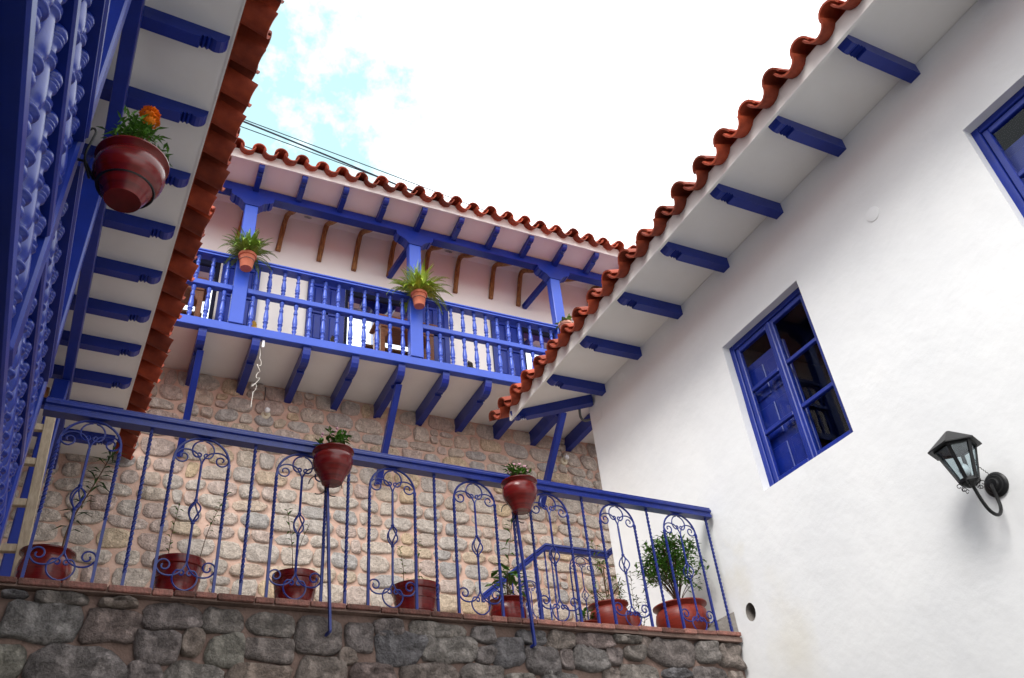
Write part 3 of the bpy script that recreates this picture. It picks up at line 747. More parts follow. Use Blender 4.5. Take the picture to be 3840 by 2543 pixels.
# eave soffit, fascia, rafters, tiles
wb(MB().add([(-3, 7.55, 8.19), (9, 7.55, 8.19), (9, 8.06, 8.128), (-3, 8.06, 8.128)], [(0, 1, 2, 3)]), 'eave_soffit', 'soffit')
wb(MB().box(-3, 9, 7.528, 7.55, 8.165, 8.325), 'fascia', 'soffit')
rbk = rafter_mesh('rafter', 0.47, 0.07)
for k in range(-5, 14): inst('rafter', rbk, bb, (0.785+0.5545*k-3, 7.553-9, 8.19-1.57), (0, R(6.9), PI/2))
wb(MB().prism([(7.55, 8.29), (7.55, 8.20), (8.06, 8.21), (8.5, 8.55), (9.3, 8.75), (12.0, 9.4), (12.0, 9.9)], lambda u, v, t: (t, u, v), -3, 9), 'roof', 'tile')
def place_b(me_, s, dx, dz, rz):
    inst('roof_tile', me_, bb, (s-3, 7.390+dx-9, 8.280+dz-1.57), (0, -SL, PI/2 + rz))
eave_tiles(bb, 0.578-0.27*7, 7.6, 0.27, place_b)
def fb_(x, y, z):
    X = x*math.cos(SL) - z*math.sin(SL); Z = x*math.sin(SL) + z*math.cos(SL)
    return (y-3, 7.390 + X - 9, 8.295 + Z - 1.57)
tile_rows(bb, 0.578-0.27*7, 7.6, 0.27, fb_, 3)

# ------------------------------------------------------------------ retaining wall and brick coping
rw = thing('retaining_wall', 'low dark fieldstone wall with a brick edge holding up the terrace', 'wall', (1.9, 4.7, -1.6))
base = W(MB().prism([(-4, tf(-4)+0.07), (4.275, tf(4.275)+0.07), (4.275, tf(4.275)+0.4), (-4, tf(-4)+0.4)], lambda u, v, t: (u, v, t), -1.6, 1.53).build('mortar', 'mortar_dark', rw))
LS = [(-0.403, 1.503, 0.108, 0.03), (-0.198, 1.5, 0.248, 0.058), (0.065, 1.5, 0.19, 0.052), (-0.262, 1.388, 0.337, 0.175), (0.061, 1.383, 0.259, 0.165), (0.33, 1.448, 0.293, 0.128), (0.28, 1.291, 0.208, 0.161), (-0.371, 1.19, 0.146, 0.147), (-0.068, 1.181, 0.42, 0.187), (0.241, 1.164, 0.156, 0.104), (0.595, 1.447, 0.207, 0.12), (0.847, 1.443, 0.257, 0.123), (1.114, 1.4, 0.27, 0.202), (0.447, 1.32, 0.108, 0.134), (0.617, 1.293, 0.192, 0.159), (0.85, 1.309, 0.261, 0.115), (0.476, 1.155, 0.297, 0.144), (0.812, 1.174, 0.328, 0.11), (1.137, 1.211, 0.256, 0.156), (1.353, 1.406, 0.156, 0.159), (1.525, 1.465, 0.172, 0.091), (1.843, 1.476, 0.344, 0.084), (1.598, 1.357, 0.275, 0.187), (1.286, 1.294, 0.105, 0.085), (2.147, 1.472, 0.165, 0.096), (1.916, 1.37, 0.35, 0.165), (2.153, 1.345, 0.131, 0.103), (1.431, 1.207, 0.252, 0.118), (1.773, 1.22, 0.35, 0.114), (2.134, 1.234, 0.294, 0.109), (2.324, 1.371, 0.23, 0.172), (2.496, 1.471, 0.212, 0.086), (2.719, 1.468, 0.201, 0.111), (2.983, 1.484, 0.291, 0.097), (3.251, 1.507, 0.231, 0.058), (2.562, 1.337, 0.239, 0.167), (2.744, 1.346, 0.085, 0.116), (2.928, 1.362, 0.265, 0.149), (3.125, 1.387, 0.132, 0.112), (3.299, 1.416, 0.178, 0.098), (3.407, 1.475, 0.086, 0.092), (3.623, 1.436, 0.421, 0.19), (3.938, 1.461, 0.187, 0.154), (4.155, 1.454, 0.222, 0.193), (3.077, 1.268, 0.129, 0.086), (3.307, 1.284, 0.3, 0.111), (3.625, 1.297, 0.24, 0.065), (3.923, 1.296, 0.286, 0.101), (4.166, 1.291, 0.107, 0.085), (2.389, 1.22, 0.176, 0.058), (2.676, 1.234, 0.278, 0.067)]
r2 = random.Random(5)
z = 1.08
while z > -1.6:
    h = r2.uniform(0.13, 0.2); x = -1.4
    while x < 4.1:
        w = r2.uniform(0.14, 0.36); LS.append((x+w/2, z-h/2, w-0.02, h-0.02)); x += w
    z -= h
x = -0.55
for (xx, zz, ww, hh) in ((-0.62, 1.40, 0.2, 0.17), (-0.66, 1.19, 0.24, 0.19)): LS.append((xx, zz, ww, hh))
lfn = lambda u, v, d: (u, tf(u)+0.07-d, v)
rest = MB()
for i, (x, z, w, h) in enumerate(LS):
    pts = []; ex = r2.uniform(2.6, 6.0); ro = r2.uniform(-0.12, 0.12); s1, s2 = r2.uniform(-.12, .12), r2.uniform(-.12, .12)
    for k in range(24):
        t = 2*PI*k/24; c_, s_ = math.cos(t), math.sin(t)
        u = math.copysign(abs(c_)**(2/ex), c_); v = math.copysign(abs(s_)**(2/ex), s_)
        nn = 1 + 0.13*noise.noise(Vector((c_*1.9+i*3.1, s_*1.9, 0.5))) + 0.05*noise.noise(Vector((c_*5+i*3.1, s_*5, 0.5)))
        u2 = u*(1+s1*v); v2 = v*(1+s2*u)
        pts.append((x + w*0.545*nn*(u2*math.cos(ro)-v2*math.sin(ro)*h/w), z + h*0.545*nn*(v2*math.cos(ro)+u2*math.sin(ro)*w/h*0.5)))
    pts = [(u, min(v, 1.528)) for u, v in pts]
    smb = stone_mesh(pts, r2.uniform(0.026, 0.048), lfn, 'stone_dark', 22, i+50, 0.18, 1.1)
    c = tuple(sum(v[k] for v in smb.v)/len(smb.v) for k in range(3))
    me_ = smb.mesh('stone', 'stone_dark', 'all', c)
    o = inst('stone', me_, rw, Vector(c) - rw.location)
x = -1.8; i = 0
while x < 4.26:
    w = r2.choice((0.20, 0.21, 0.19, 0.105, 0.11)) if x > -0.5 else 0.2
    w = min(w, 4.265-x); g = r2.uniform(-0.006, 0.006); y = tf(x)
    mbk = MB(); dz = 0.008 + 0.0085*max(0, x)*0.9
    zt = 1.570 + (0.030*max(0, (x-2.6)/1.7))
    mbk.box(-w/2+0.003, w/2-0.003, 0.0, 0.16, -0.030 + r2.uniform(-.004, .003), 0.0, 0.004)
    vv = []
    for v in mbk.v: vv.append((v[0], v[1] + 0.003*noise.noise(Vector((v[0]*30+x*9, v[2]*30, 1))), v[2]))
    mbk.v = vv
    o = inst('brick', mbk.mesh('brick', 'brick'), rw, Vector((x+w/2, tf(x+w/2)-0.012+g, zt)) - rw.location, (0, 0, 0.0625))
    x += w
W(MB().prism([(-4, tf(-4)+0.01), (4.27, tf(4.27)+0.01), (4.27, tf(4.27)+0.2), (-4, tf(-4)+0.2)], lambda u, v, t: (u, v, t), 1.531, 1.564).build('coping_mortar', 'mortar_dark', rw))
# cement wedge in the corner with the white wall
tag(MB().add([(3.90, 4.80, 1.57), (4.276, 4.80, 1.57), (4.276, 4.80, 1.76), (3.90, 5.3, 1.57), (4.276, 5.3, 1.57), (4.276, 5.3, 1.76)], [(0, 1, 2), (3, 5, 4), (0, 2, 5, 3), (0, 3, 4, 1)]).build('cement_ramp', 'cement'), kind='structure')

# ------------------------------------------------------------------ terrace railing
TR = 0.0624
tr = thing('terrace_railing', 'blue wrought iron railing with scrolled arches along the terrace edge', 'railing', (0, 4.53, 1.57), TR)
S0, SP = 0.063, 0.5935
hr = MB(); x0, x1 = -0.50, S0+SP*7+0.045
hr.prism([(-0.035, 0.928), (-0.035, 0.950), (-0.027, 0.956), (-0.027, 0.968), (-0.040, 0.975), (-0.040, 0.990), (-0.030, 1.0), (-0.030, 1.010), (-0.015, 1.020), (0.04, 1.020), (0.04, 0.928)], lambda u, v, t: (t, u, v), x0, x1)
hr.build('handrail', 'iron', tr)
tb = MB().twist(0, 0, 0, 0.928, 0.0155, 7, 0.08, 0.98, 84).mesh('twisted_bar', 'iron')
for k in range(0, 8): inst('twisted_bar', tb, tr, (S0+SP*k, 0, 0))
def arch_panel():
    """local: x 0 at centre, z from terrace"""
    hw, sp_ = 0.155, 0.775
    f = MB()
    for s in (-1, 1): f.twist(s*hw, 0, 0, sp_, 0.0155, 4, 0.45, 0.97, 44)
    f.tube([(hw*math.cos(PI*i/18), 0, sp_-0.004+hw*0.98*math.sin(PI*i/18)) for i in range(19)], 0.0075, 6)
    frame = f.mesh('arch_frame', 'iron')
    c = MB(); c.tube([(0, 0, 0.17), (0, 0, 0.39)], 0.0075, 6); c.tube([(0, 0, 0.53), (0, 0, 0.75)], 0.0075, 6)
    c.sphere((0, 0, 0.392), 0.012, 8, 5); c.sphere((0, 0, 0.528), 0.012, 8, 5)
    for k in range(4):
        pts = []
        for i in range(13):
            t = i/12; r_ = 0.037*math.sin(PI*t)**0.9; a = k*PI/2 + 1.5*t + 0.3
            pts.append((r_*math.cos(a), r_*math.sin(a), 0.395 + 0.13*t))
        c.tube(pts, 0.0048, 5)
    centre = c.mesh('basket_rod', 'iron')
    s = MB(); tk = 0.0050
    for m in (-1, 1):
        up = [(0, 0.75)] + smooth2([(0.005, 0.775), (0.03, 0.825), (0.075, 0.842), (0.12, 0.838), (0.150, 0.805)], 2) + spiral(0.108, 0.792, 0.043, 0.010, 15, -400, 22)
        s.tube([(m*x, 0, z) for x, z in up], tk, 5)
        ring = spiral(0.024, 0.800, 0.010, 0.020, 300, 20, 12)[::1]
        ring = spiral(0.022, 0.815, 0.008, 0.018, -330, -60, 12)
        arc = [(0.0 + 0.062*math.cos(R(a)), 0.845 + 0.062*math.sin(R(a))) for a in range(-35, 91, 9)]
        s.tube([(m*x, 0, z) for x, z in ring + smooth2([ring[-1], (0.035, 0.797), arc[0]], 1) + arc], tk, 5)
    uppers = s.mesh('upper_scroll', 'iron')
    s = MB()
    for m in (-1, 1):
        lo = [(0, 0.17)] + smooth2([(0.004, 0.15), (0.03, 0.105), (0.075, 0.085), (0.125, 0.092), (0.150, 0.125)], 2) + spiral(0.112, 0.140, 0.040, 0.010, -10, 400, 22)
        s.tube([(m*x, 0, z) for x, z in lo], tk, 5)
        ring = spiral(0.022, 0.105, 0.008, 0.018, 330, 60, 12)
        heart = smooth2([ring[-1], (0.05, 0.120), (0.068, 0.085), (0.058, 0.045), (0.028, 0.018), (0, 0.012)], 2)
        s.tube([(m*x, 0, z) for x, z in ring + heart], tk, 5)
    lowers = s.mesh('lower_scroll', 'iron')
    return frame, centre, uppers, lowers
AP = arch_panel()
for k in range(8):
    af = inst('arch_frame', AP[0], tr, (S0 - SP/2 + SP*k, 0, 0))
    inst('basket_rod', AP[1], af, rot=(0, 0, k*1.3)); inst('upper_scroll', AP[2], af); inst('lower_scroll', AP[3], af)
# stays from handrail to the wall face, with pot rings
for (xa, xb) in ((1.085, 1.155), (2.415, 2.475)):
    st = MB(); st.bar((xa, -0.055, 0.90), (xb, -0.050, -0.165), 0.022, 0.014, up=(1, 0, 0)); st.bar((xb, -0.055, -0.165), (xb-0.01, 0.06, -0.175), 0.014, 0.014)
    st.build('stay', 'iron', tr)
    rg = MB(); cx = xa + 0.0
    rg.tube([(cx + 0.082*math.cos(t*PI/16), -0.135 + 0.082*math.sin(t*PI/16), 0.765) for t in range(33)], 0.005, cap=False)
    rg.tube([(cx, -0.053, 0.765), (cx, -0.03, 0.80), (cx, -0.02, 0.93)], 0.005)
    for m in (-1, 1):
        rg.tube([(cx+m*0.05+0.055*math.cos(t*PI/12)*m, -0.06, 0.70+0.06*math.sin(t*PI/12)) for t in range(20)], 0.0035, 5)
    rg.build('pot_ring', 'blackiron', tr, True)

# ------------------------------------------------------------------ pots and plants
def pot_mesh(kind, d, h, material):
    r = d/2
    if kind == 'hang':
        P = [(0.001, 0.0), (0.50, 0.0), (0.64, 0.18), (0.78, 0.34), (0.84, 0.37), (0.96, 0.52), (1.0, 0.66), (0.97, 0.80), (0.88, 0.88), (0.95, 0.93), (1.04, 0.97), (1.04, 1.0), (0.96, 1.0), (0.86, 0.93), (0.86, 0.90)]
    elif kind == 'round':
        P = [(0.001, 0.0), (0.62, 0.0), (0.80, 0.18), (0.97, 0.45), (1.0, 0.62), (0.95, 0.80), (0.86, 0.88), (0.92, 0.93), (1.03, 0.97), (1.03, 1.0), (0.95, 1.0), (0.85, 0.93), (0.85, 0.90)]
    elif kind == 'bucket':
        P = [(0.001, 0.0), (0.74, 0.0), (0.80, 0.30), (0.82, 0.31), (0.81, 0.33), (0.87, 0.60), (0.89, 0.61), (0.88, 0.63), (0.93, 0.82), (0.99, 0.84), (1.02, 0.90), (1.02, 0.99), (0.99, 1.0), (0.92, 1.0), (0.88, 0.93), (0.88, 0.90)]
    else:
        P = [(0.001, 0.0), (0.62, 0.0), (0.64, 0.02), (0.76, 0.50), (0.775, 0.51), (0.77, 0.53), (0.86, 0.80), (0.98, 0.81), (1.0, 0.84), (1.0, 0.98), (0.97, 1.0), (0.90, 1.0), (0.86, 0.92), (0.86, 0.90)]
    mb = MB().lathe([(a*r, b*h) for a, b in P], 36, cap=False); return mb.mesh('pot', material, True), MB().lathe([(P[-1][0]*r, h*0.90), (0.001, h*0.93)], 20, cap=False).mesh('soil', 'soil', True)
def leaf_quad(mb, p, d, up, L, w, droop=0.2):
    d = d.normalized(); s = d.cross(up)
    if s.length < 1e-3: s = d.cross(Vector((1, 0, 0)))
    s.normalize(); n_ = s.cross(d)
    a = p; b = p + d*L*0.45 + n_*L*0.06; c = p + d*L - Vector((0, 0, droop*L))
    mb.add([a, b + s*w/2 - n_*w*0.12, c, b - s*w/2 - n_*w*0.12, b], [(0, 1, 4), (1, 2, 4), (2, 3, 4), (3, 0, 4)])
def rdir(rnd, zmin=-0.3, zmax=1.0):
    a = rnd.uniform(0, 2*PI); z = rnd.uniform(zmin, zmax); r_ = math.sqrt(max(0, 1-z*z)); return Vector((r_*math.cos(a), r_*math.sin(a), z))
def fern(rnd, n=46, L=0.30):
    mb = MB()
    for k in range(n):
        az = rnd.uniform(0, 2*PI); el = rnd.uniform(0.6, 1.5); Lf = L*rnd.uniform(0.65, 1.15)
        d = Vector((math.cos(az)*math.cos(el), math.sin(az)*math.cos(el), math.sin(el))); p = Vector((rnd.uniform(-.04, .04), rnd.uniform(-.04, .04), 0))
        ns = 26; pts = [p.copy()]; bend = rnd.uniform(0.05, 0.13)*(1.5-el*0.6)
        for i in range(ns):
            d = (d + Vector((0, 0, -bend*(0.35+i/ns*1.1)))).normalized(); p = p + d*Lf/ns; pts.append(p.copy())
        mb.tube(pts[::3] + [pts[-1]], 0.0013, 3, cap=False)
        for i in range(2, ns+1):
            t = i/ns; ll = 0.042*math.sin(PI*min(1, t*0.9+0.1))**0.7*(1.25-t*0.8); dd = (pts[i]-pts[i-1]).normalized()
            sd_ = dd.cross(Vector((0, 0, 1)));
            if sd_.length < 1e-3: sd_ = Vector((1, 0, 0))
            sd_.normalize()
            for m in (-1, 1): leaf_quad(mb, pts[i], sd_*m + dd*0.35, sd_.cross(dd), ll, 0.014, 0.12)
    return mb
fm = [fern(random.Random(3), 110, 0.37), fern(random.Random(9), 130, 0.41)]
def fern_pot(x, y, z, d, label, leafmat, mesh_mb, sc_=1.0, small=False, potmat='terra'):
    t = thing('potted_fern', label, 'plant', (x, y, z), random.uniform(0, 6), 'fern pots fixed to the balcony posts')
    pm, sm = pot_mesh('flower', d, d*0.98, potmat)
    inst('pot', pm, t); inst('soil', sm, t)
    o = tag(inst('foliage', mesh_mb.mesh('foliage', leafmat), t, (0, 0, d*0.86)), kind='stuff'); o.scale = (sc_,)*3
    rg = MB(); rg.tube([(d*0.40*math.cos(k*PI/12), d*0.40*math.sin(k*PI/12), d*0.52) for k in range(25)], 0.004, 5, cap=False); rg.build('ring', 'grey', t)
    return t
fern_pot(0.780, 7.79, 6.60, 0.215, 'bushy green fern in terracotta pot on the left post of the far balcony', 'fern', fm[0], 1.05)
fern_pot(2.965, 7.79, 6.585, 0.215, 'big lime green fern in terracotta pot on the middle post of the far balcony', 'fern_lime', fm[1], 1.15)
fern_pot(5.16, 7.79, 6.62, 0.21, 'small green fern in pale pot on the right post, half behind the tiled eave', 'fern', fern(random.Random(21), 30, 0.17), 1.0, potmat='terra_pale')

def bush(rnd, n, rad, zc, L, w, zs=1.0, stems=10, lmin=-0.4):
    mb = MB(); st = MB()
    cl = [Vector((0, 0, zc)) + rdir(rnd, lmin, 1.0)*rad*rnd.uniform(0.45, 1.0) for _ in range(stems)]
    for c in cl:
        c.z = zc + (c.z-zc)*zs
        st.tube(smooth2([(0, 0, 0), (c.x*0.25, c.y*0.25, c.z*0.5), tuple(c)], 2), 0.0028, 4)
        for k in range(n//stems):
            p = c + rdir(rnd, -1, 1)*rad*0.34*rnd.random()**0.5; leaf_quad(mb, p, rdir(rnd, -0.35, 0.9), Vector((0, 0, 1)), L*rnd.uniform(.7, 1.2), w, 0.15)
    return mb, st
def twig(rnd, pts, nleaf, L, w, start=0.25, r=0.003):
    st = MB(); lf = MB(); P = [Vector(p) for p in smooth2(pts, 3)]
    st.tube(P, [r*(1-0.6*i/len(P)) for i in range(len(P))], 5)
    for k in range(nleaf):
        t = start + (1-start)*k/nleaf; i = min(int(t*(len(P)-1)), len(P)-2); p = P[i]
        a = k*2.4 + rnd.uniform(-.4, .4); d = Vector((math.cos(a), math.sin(a), rnd.uniform(0.0, 0.9)))
        leaf_quad(lf, p, d, Vector((0, 0, 1)), L*rnd.uniform(.7, 1.15), w, 0.25)
    return lf, st
def merge(a, b): a.add(b.v, b.f)
def planter(name, label, x, y, z, kind, d, h, potmat, leafmat, fol, stm, cat='plant', group=None, extra=None):
    t = thing(name, label, cat, (x, y, z), 0, group)
    pm, sm = pot_mesh(kind, d, h, potmat); inst('pot', pm, t); inst('soil', sm, t)
    if fol and fol.v: tag(inst('foliage', fol.mesh('foliage', leafmat), t, (0, 0, h*0.9)), kind='stuff')
    if stm and stm.v: inst('stem', stm.mesh('stem', 'stem'), t, (0, 0, h*0.9))
    return t
G1 = 'red pots standing along the terrace'
q = random.Random(77); ZT_ = 1.57
f, s = twig(q, [(0.06, 0, 0), (0.06, 0, 0.20), (0.14, 0.02, 0.45), (0.20, 0, 0.66)], 46, 0.11, 0.016, 0.35, 0.006)
planter('potted_plant', 'round red pot with one tall narrow leaved stem beside the ladder', -0.325, 4.86, ZT_, 'round', 0.27, 0.275, 'glaze', 'leaf_dark', f, s, group=G1)
f, s = twig(q, [(-0.06, 0, 0), (-0.07, 0, 0.15), (-0.05, 0.02, 0.38)], 24, 0.045, 0.012, 0.1); f2, s2 = twig(q, [(0.10, 0, 0), (0.13, 0, 0.25), (0.22, 0.02, 0.50)], 22, 0.045, 0.012, 0.5); merge(f, f2); merge(s, s2)
planter('potted_plant', 'ribbed red bucket pot with two thin sprouts behind the second railing arch', 0.345, 4.87, ZT_, 'bucket', 0.285, 0.285, 'glaze', 'leaf', f, s, group=G1)
f, s = twig(q, [(-0.02, 0, 0), (-0.03, 0, 0.2), (-0.08, 0.02, 0.46)], 14, 0.06, 0.014, 0.45); f2, s2 = twig(q, [(0.0, 0, 0), (0.0, 0, 0.2), (0.07, 0.02, 0.38)], 5, 0.04, 0.01, 0.5); merge(f, f2); merge(s, s2)
planter('potted_plant', 'ribbed red bucket pot with bare twigs behind the third railing arch', 1.02, 4.90, ZT_, 'bucket', 0.275, 0.265, 'glaze', 'leaf', f, s, group=G1)
f, s = twig(q, [(-0.08, 0, 0), (-0.08, 0, 0.15), (-0.10, 0.02, 0.30)], 20, 0.045, 0.013, 0.1); f2, s2 = twig(q, [(0.03, 0, 0), (0.02, 0, 0.15), (0.03, 0.02, 0.34)], 24, 0.05, 0.013, 0.1); merge(f, f2); merge(s, s2)
planter('potted_plant', 'wide ribbed red bucket pot with two short yellowish shoots behind the fourth arch', 1.80, 4.93, ZT_, 'bucket', 0.315, 0.255, 'glaze', 'leaf_lime', f, s, group=G1)
f, s = bush(q, 44, 0.16, 0.12, 0.13, 0.045, 0.8, 9, -0.2); f2, s2 = twig(q, [(0.0, 0, 0), (0.02, 0, 0.25), (0.10, 0.02, 0.62)], 16, 0.09, 0.02, 0.3); merge(f, f2); merge(s, s2)
planter('potted_plant', 'round red pot with broad drooping leaves below the sloping stair rail', 2.50, 5.02, ZT_, 'round', 0.265, 0.235, 'glaze', 'leaf', f, s, group=G1)
f, s = bush(q, 150, 0.17, 0.17, 0.06, 0.010, 1.0, 12, -0.5); f2, s2 = twig(q, [(0.0, 0, 0), (0.0, 0, 0.25), (-0.05, 0.02, 0.52)], 16, 0.07, 0.018, 0.2); merge(f, f2); merge(s, s2)
planter('potted_plant', 'round red clay pot with a feathery yellowish shrub below the stair landing rail', 3.30, 5.00, ZT_, 'round', 0.29, 0.245, 'redclay', 'leaf_lime', f, s, group=G1)
f, s = twig(q, [(0.0, 0, 0), (-0.03, 0, 0.10), (-0.05, 0.02, 0.20)], 16, 0.04, 0.010, 0.1)
planter('potted_plant', 'smallest round red pot, partly behind the pot with the feathery shrub', 3.53, 5.08, ZT_, 'round', 0.155, 0.215, 'redclay', 'leaf_lime', f, s, group=G1)
f, s = bush(q, 2300, 0.235, 0.34, 0.058, 0.017, 0.95, 46, -0.7)
planter('potted_plant', 'largest round red clay pot with a dense green bush behind the last railing arch', 3.94, 5.00, ZT_, 'round', 0.40, 0.275, 'redclay', 'leaf', f, s, group=G1)
f = MB(); s = MB()
for k in range(5):
    x = -0.10 + 0.05*k; a, b = twig(q, [(x*0.3, 0, 0), (x, 0, 0.15), (x*1.4 + q.uniform(-.04, .04), q.uniform(-.04, .04), 0.30 + 0.09*(k % 3))], 44, 0.055, 0.013, 0.02, 0.0025); merge(f, a); merge(s, b)
planter('potted_plant', 'loose upright leafy herb against the white wall left of the dense bush', 3.66, 5.20, ZT_, 'round', 0.18, 0.12, 'redclay', 'leaf_dark', f, s, group=G1)
f, s = bush(q, 40, 0.07, 0.05, 0.05, 0.025, 0.7, 6, 0)
planter('potted_plant', 'low red clay bowl with a small leafy rosette behind the sixth arch', 3.10, 5.0, ZT_, 'round', 0.20, 0.10, 'redclay', 'leaf', f, s, group=G1)
# hanging pots on the railing
G2 = 'glossy red pots hung on the handrail'
def flowers(mb, rnd, n, rad, z0, z1, r):
    for _ in range(n):
        a = rnd.uniform(0, 2*PI); rr = rad*math.sqrt(rnd.random()); mb.sphere((rr*math.cos(a), rr*math.sin(a), rnd.uniform(z0, z1)), r, 6, 4)
def rail_pot(lx, label, seed, fr):
    ca, sa = math.cos(TR), math.sin(TR); ly_ = -0.135
    x, y = lx*ca - ly_*sa, 4.53 + lx*sa + ly_*ca
    rnd = random.Random(seed); f, s = bush(rnd, 150, 0.085, 0.07, 0.05, 0.020, 0.9, 14, 0.0)
    t = planter('hanging_pot', label, x, y, 1.57+0.685, 'hang', 0.245, 0.212, 'glaze', 'leaf', f, s, group=G2)
    fm_ = MB(); flowers(fm_, rnd, fr, 0.09, 0.10, 0.17, 0.009)
    tag(inst('flowers', fm_.mesh('flowers', 'pink'), t, (0.01, 0, 0.19)), kind='stuff')
    return t
rail_pot(1.100, 'glossy dark red pot of pink flowers hung on the handrail, left one', 4, 9)
rail_pot(2.425, 'glossy dark red pot with taller pale blossoms hung on the handrail, right one', 8, 22)
# big pot near the camera with marigolds
rnd = random.Random(31)
f, s = bush(rnd, 330, 0.115, 0.11, 0.055, 0.013, 1.0, 22, -0.35)
bp_ = planter('hanging_pot', 'large glossy dark red pot with orange marigolds hanging from the left gallery', -0.222, 2.53, 2.345, 'hang', 0.262, 0.215, 'glaze', 'leaf', f, s)
for (dx, dy, dz, r_) in ((0.005, 0.0, 0.245, 0.036), (0.012, -0.01, 0.200, 0.033)):
    fl_mb = MB()
    for k in range(170):
        d = rdir(rnd, -0.25, 1.0); p = Vector((d.x, d.y, d.z*0.7))*r_*rnd.uniform(0.62, 0.9); leaf_quad(fl_mb, p, d + rdir(rnd, -1, 1)*0.35, Vector((0, 0, 1)), r_*0.42, r_*0.36, 0.0)
    fl_mb.sphere((0, 0, 0), r_*0.66, 10, 6, 0.7)
    inst('marigold', fl_mb.mesh('marigold', 'orange'), bp_, (dx+0.012, dy, dz+0.262))
    inst('stem', MB().tube([(0, 0, 0), (dx*0.5+0.01, dy, dz+0.07)], 0.003, 5).mesh('stem', 'leaf'), bp_, (0, 0, 0.19))

# ------------------------------------------------------------------ stair with railing by the back wall
stair = thing('stone_stair', 'stone steps climbing right along the back wall behind the terrace', 'stairs', (3.2, 8.2, 1.57))
for k in range(8):
    MB().box(0.0 + 0.17*k, 0.0 + 0.17*(k+1), -0.3, 0.72, 0.0, 0.13*(k+1)).build('step', 'floor', stair)
MB().box(1.36, 2.3, -0.3, 0.72, 0.0, 1.06).build('landing', 'floor', stair)
for k in range(6): MB().box(2.3+0.25*k, 2.3+0.25*(k+1), -0.3, 0.72, 0.0, 1.06+0.17*(k+1)).build('step', 'floor', stair)
sr = thing('stair_railing', 'blue iron stair handrail with small arches in front of the back stone wall', 'railing', (3.66, 7.95, 2.0))
hp = [(-0.0, 0.88), (0.84, 1.525), (1.69, 1.50)]
def hseg(a, b, w=0.06, h=0.085):
    return MB().prism([(-w/2, -h/2), (-w/2, -h*0.1), (-w/2+0.008, -h*0.05), (-w/2+0.008, h*0.15), (-w/2, h*0.2), (-w/2+0.006, h/2), (w/2, h/2), (w/2, -h/2)],
        lambda u, v, t: (a[0]+(b[0]-a[0])*t, u, a[1]+(b[1]-a[1])*t + v), 0, 1)
hm = hseg(hp[0], hp[1]); x_ = hseg(hp[1], hp[2]); merge(hm, x_); x_ = hseg((1.70, 1.52), (2.6, 2.13)); merge(hm, x_)
hm.build('handrail', 'iron', sr)
for k in range(6):
    x = 0.08 + 0.15*k; z = 0.88 + (x/0.84)*0.645 - 0.04
    inst('twisted_bar', MB().twist(0, 0, -0.1, z, 0.016, 4, 0.1, 0.95, 30).mesh('twisted_bar', 'iron'), sr, (x, 0, 0))
for x in (0.91, 1.66): inst('twisted_bar', MB().twist(0, 0, 0.5, 1.48, 0.016, 5, 0.1, 0.95, 40).mesh('twisted_bar', 'iron'), sr, (x, 0, 0))
o = inst('arch_frame', AP[0], sr, (1.30, 0, 0.53))
for nm, k in (('basket_rod', 1), ('upper_scroll', 2), ('lower_scroll', 3)): inst(nm, AP[k], o)
o = inst('arch_frame', AP[0], sr, (0.60, 0, 0.28)); o.scale = (0.8, 1, 0.9)
for nm, k in (('basket_rod', 1), ('upper_scroll', 2), ('lower_scroll', 3)): inst(nm, AP[k], o)

# ------------------------------------------------------------------ wooden ladder
ld = thing('ladder', 'raw wooden ladder leaning behind the blue corner post at the left', 'ladder', (-0.66, 5.05, 1.57))
MB().box(-0.20, -0.15, -0.02, 0.025, 0.0, 1.36, 0.003).build('side_rail', 'ladder', ld)
MB().box(0.18, 0.235, -0.02, 0.025, 0.0, 1.36, 0.003).build('side_rail', 'ladder', ld)
for z in (0.08, 0.34, 0.62, 0.89, 1.13): MB().box(-0.149, 0.179, -0.015, 0.02, z, z+0.045, 0.003).build('rung', 'ladder', ld)
ld.rotation_euler = (R(-3), R(-3), 0.0)

# ------------------------------------------------------------------ wall lantern
wl = thing('wall_lantern', 'black iron lantern with frosted glass on a curved arm on the white wall', 'lamp', (XW, 2.493, 1.716))
MB().lathe([(0.068, 0.0), (0.070, -0.010), (0.062, -0.018), (0.052, -0.020), (0.048, -0.030), (0.034, -0.034), (0.028, -0.044), (0.001, -0.050)], 28, (0, 0, 0), 'x').build('wall_plate', 'blackiron', wl, True)
arm = smooth2([(-0.03, 0, 0.0), (-0.055, 0, -0.01), (-0.05, 0, -0.08), (-0.06, 0, -0.15), (-0.11, 0, -0.195), (-0.17, 0, -0.175), (-0.20, 0, -0.11), (-0.215, 0, -0.02)], 3)
MB().tube(arm, 0.0095, 8).build('arm', 'blackiron', wl, True)
HX = -0.225
def hexa(r, z, a0=0.0): return [(HX + r*math.cos(R(60*k+a0)), r*math.sin(R(60*k+a0)), z) for k in range(6)]
rt, rbm, zt, zb = 0.108, 0.050, 0.190, -0.005
fr = MB(); T_, B_ = hexa(rt, zt, 20), hexa(rbm, zb, 20)
for k in range(6):
    fr.bar(T_[k], B_[k], 0.020, 0.007, up=(T_[k][0]-HX, T_[k][1], 0)); fr.bar(T_[k], T_[(k+1) % 6], 0.008, 0.024); fr.bar(B_[k], B_[(k+1) % 6], 0.012, 0.018)
fr.lathe([(0.001, 0), (0.05, 0.0), (0.045, -0.014), (0.02, -0.03), (0.001, -0.035)], 12, (HX, 0, zb-0.004))
fr.build('lantern_frame', 'blackiron', wl)
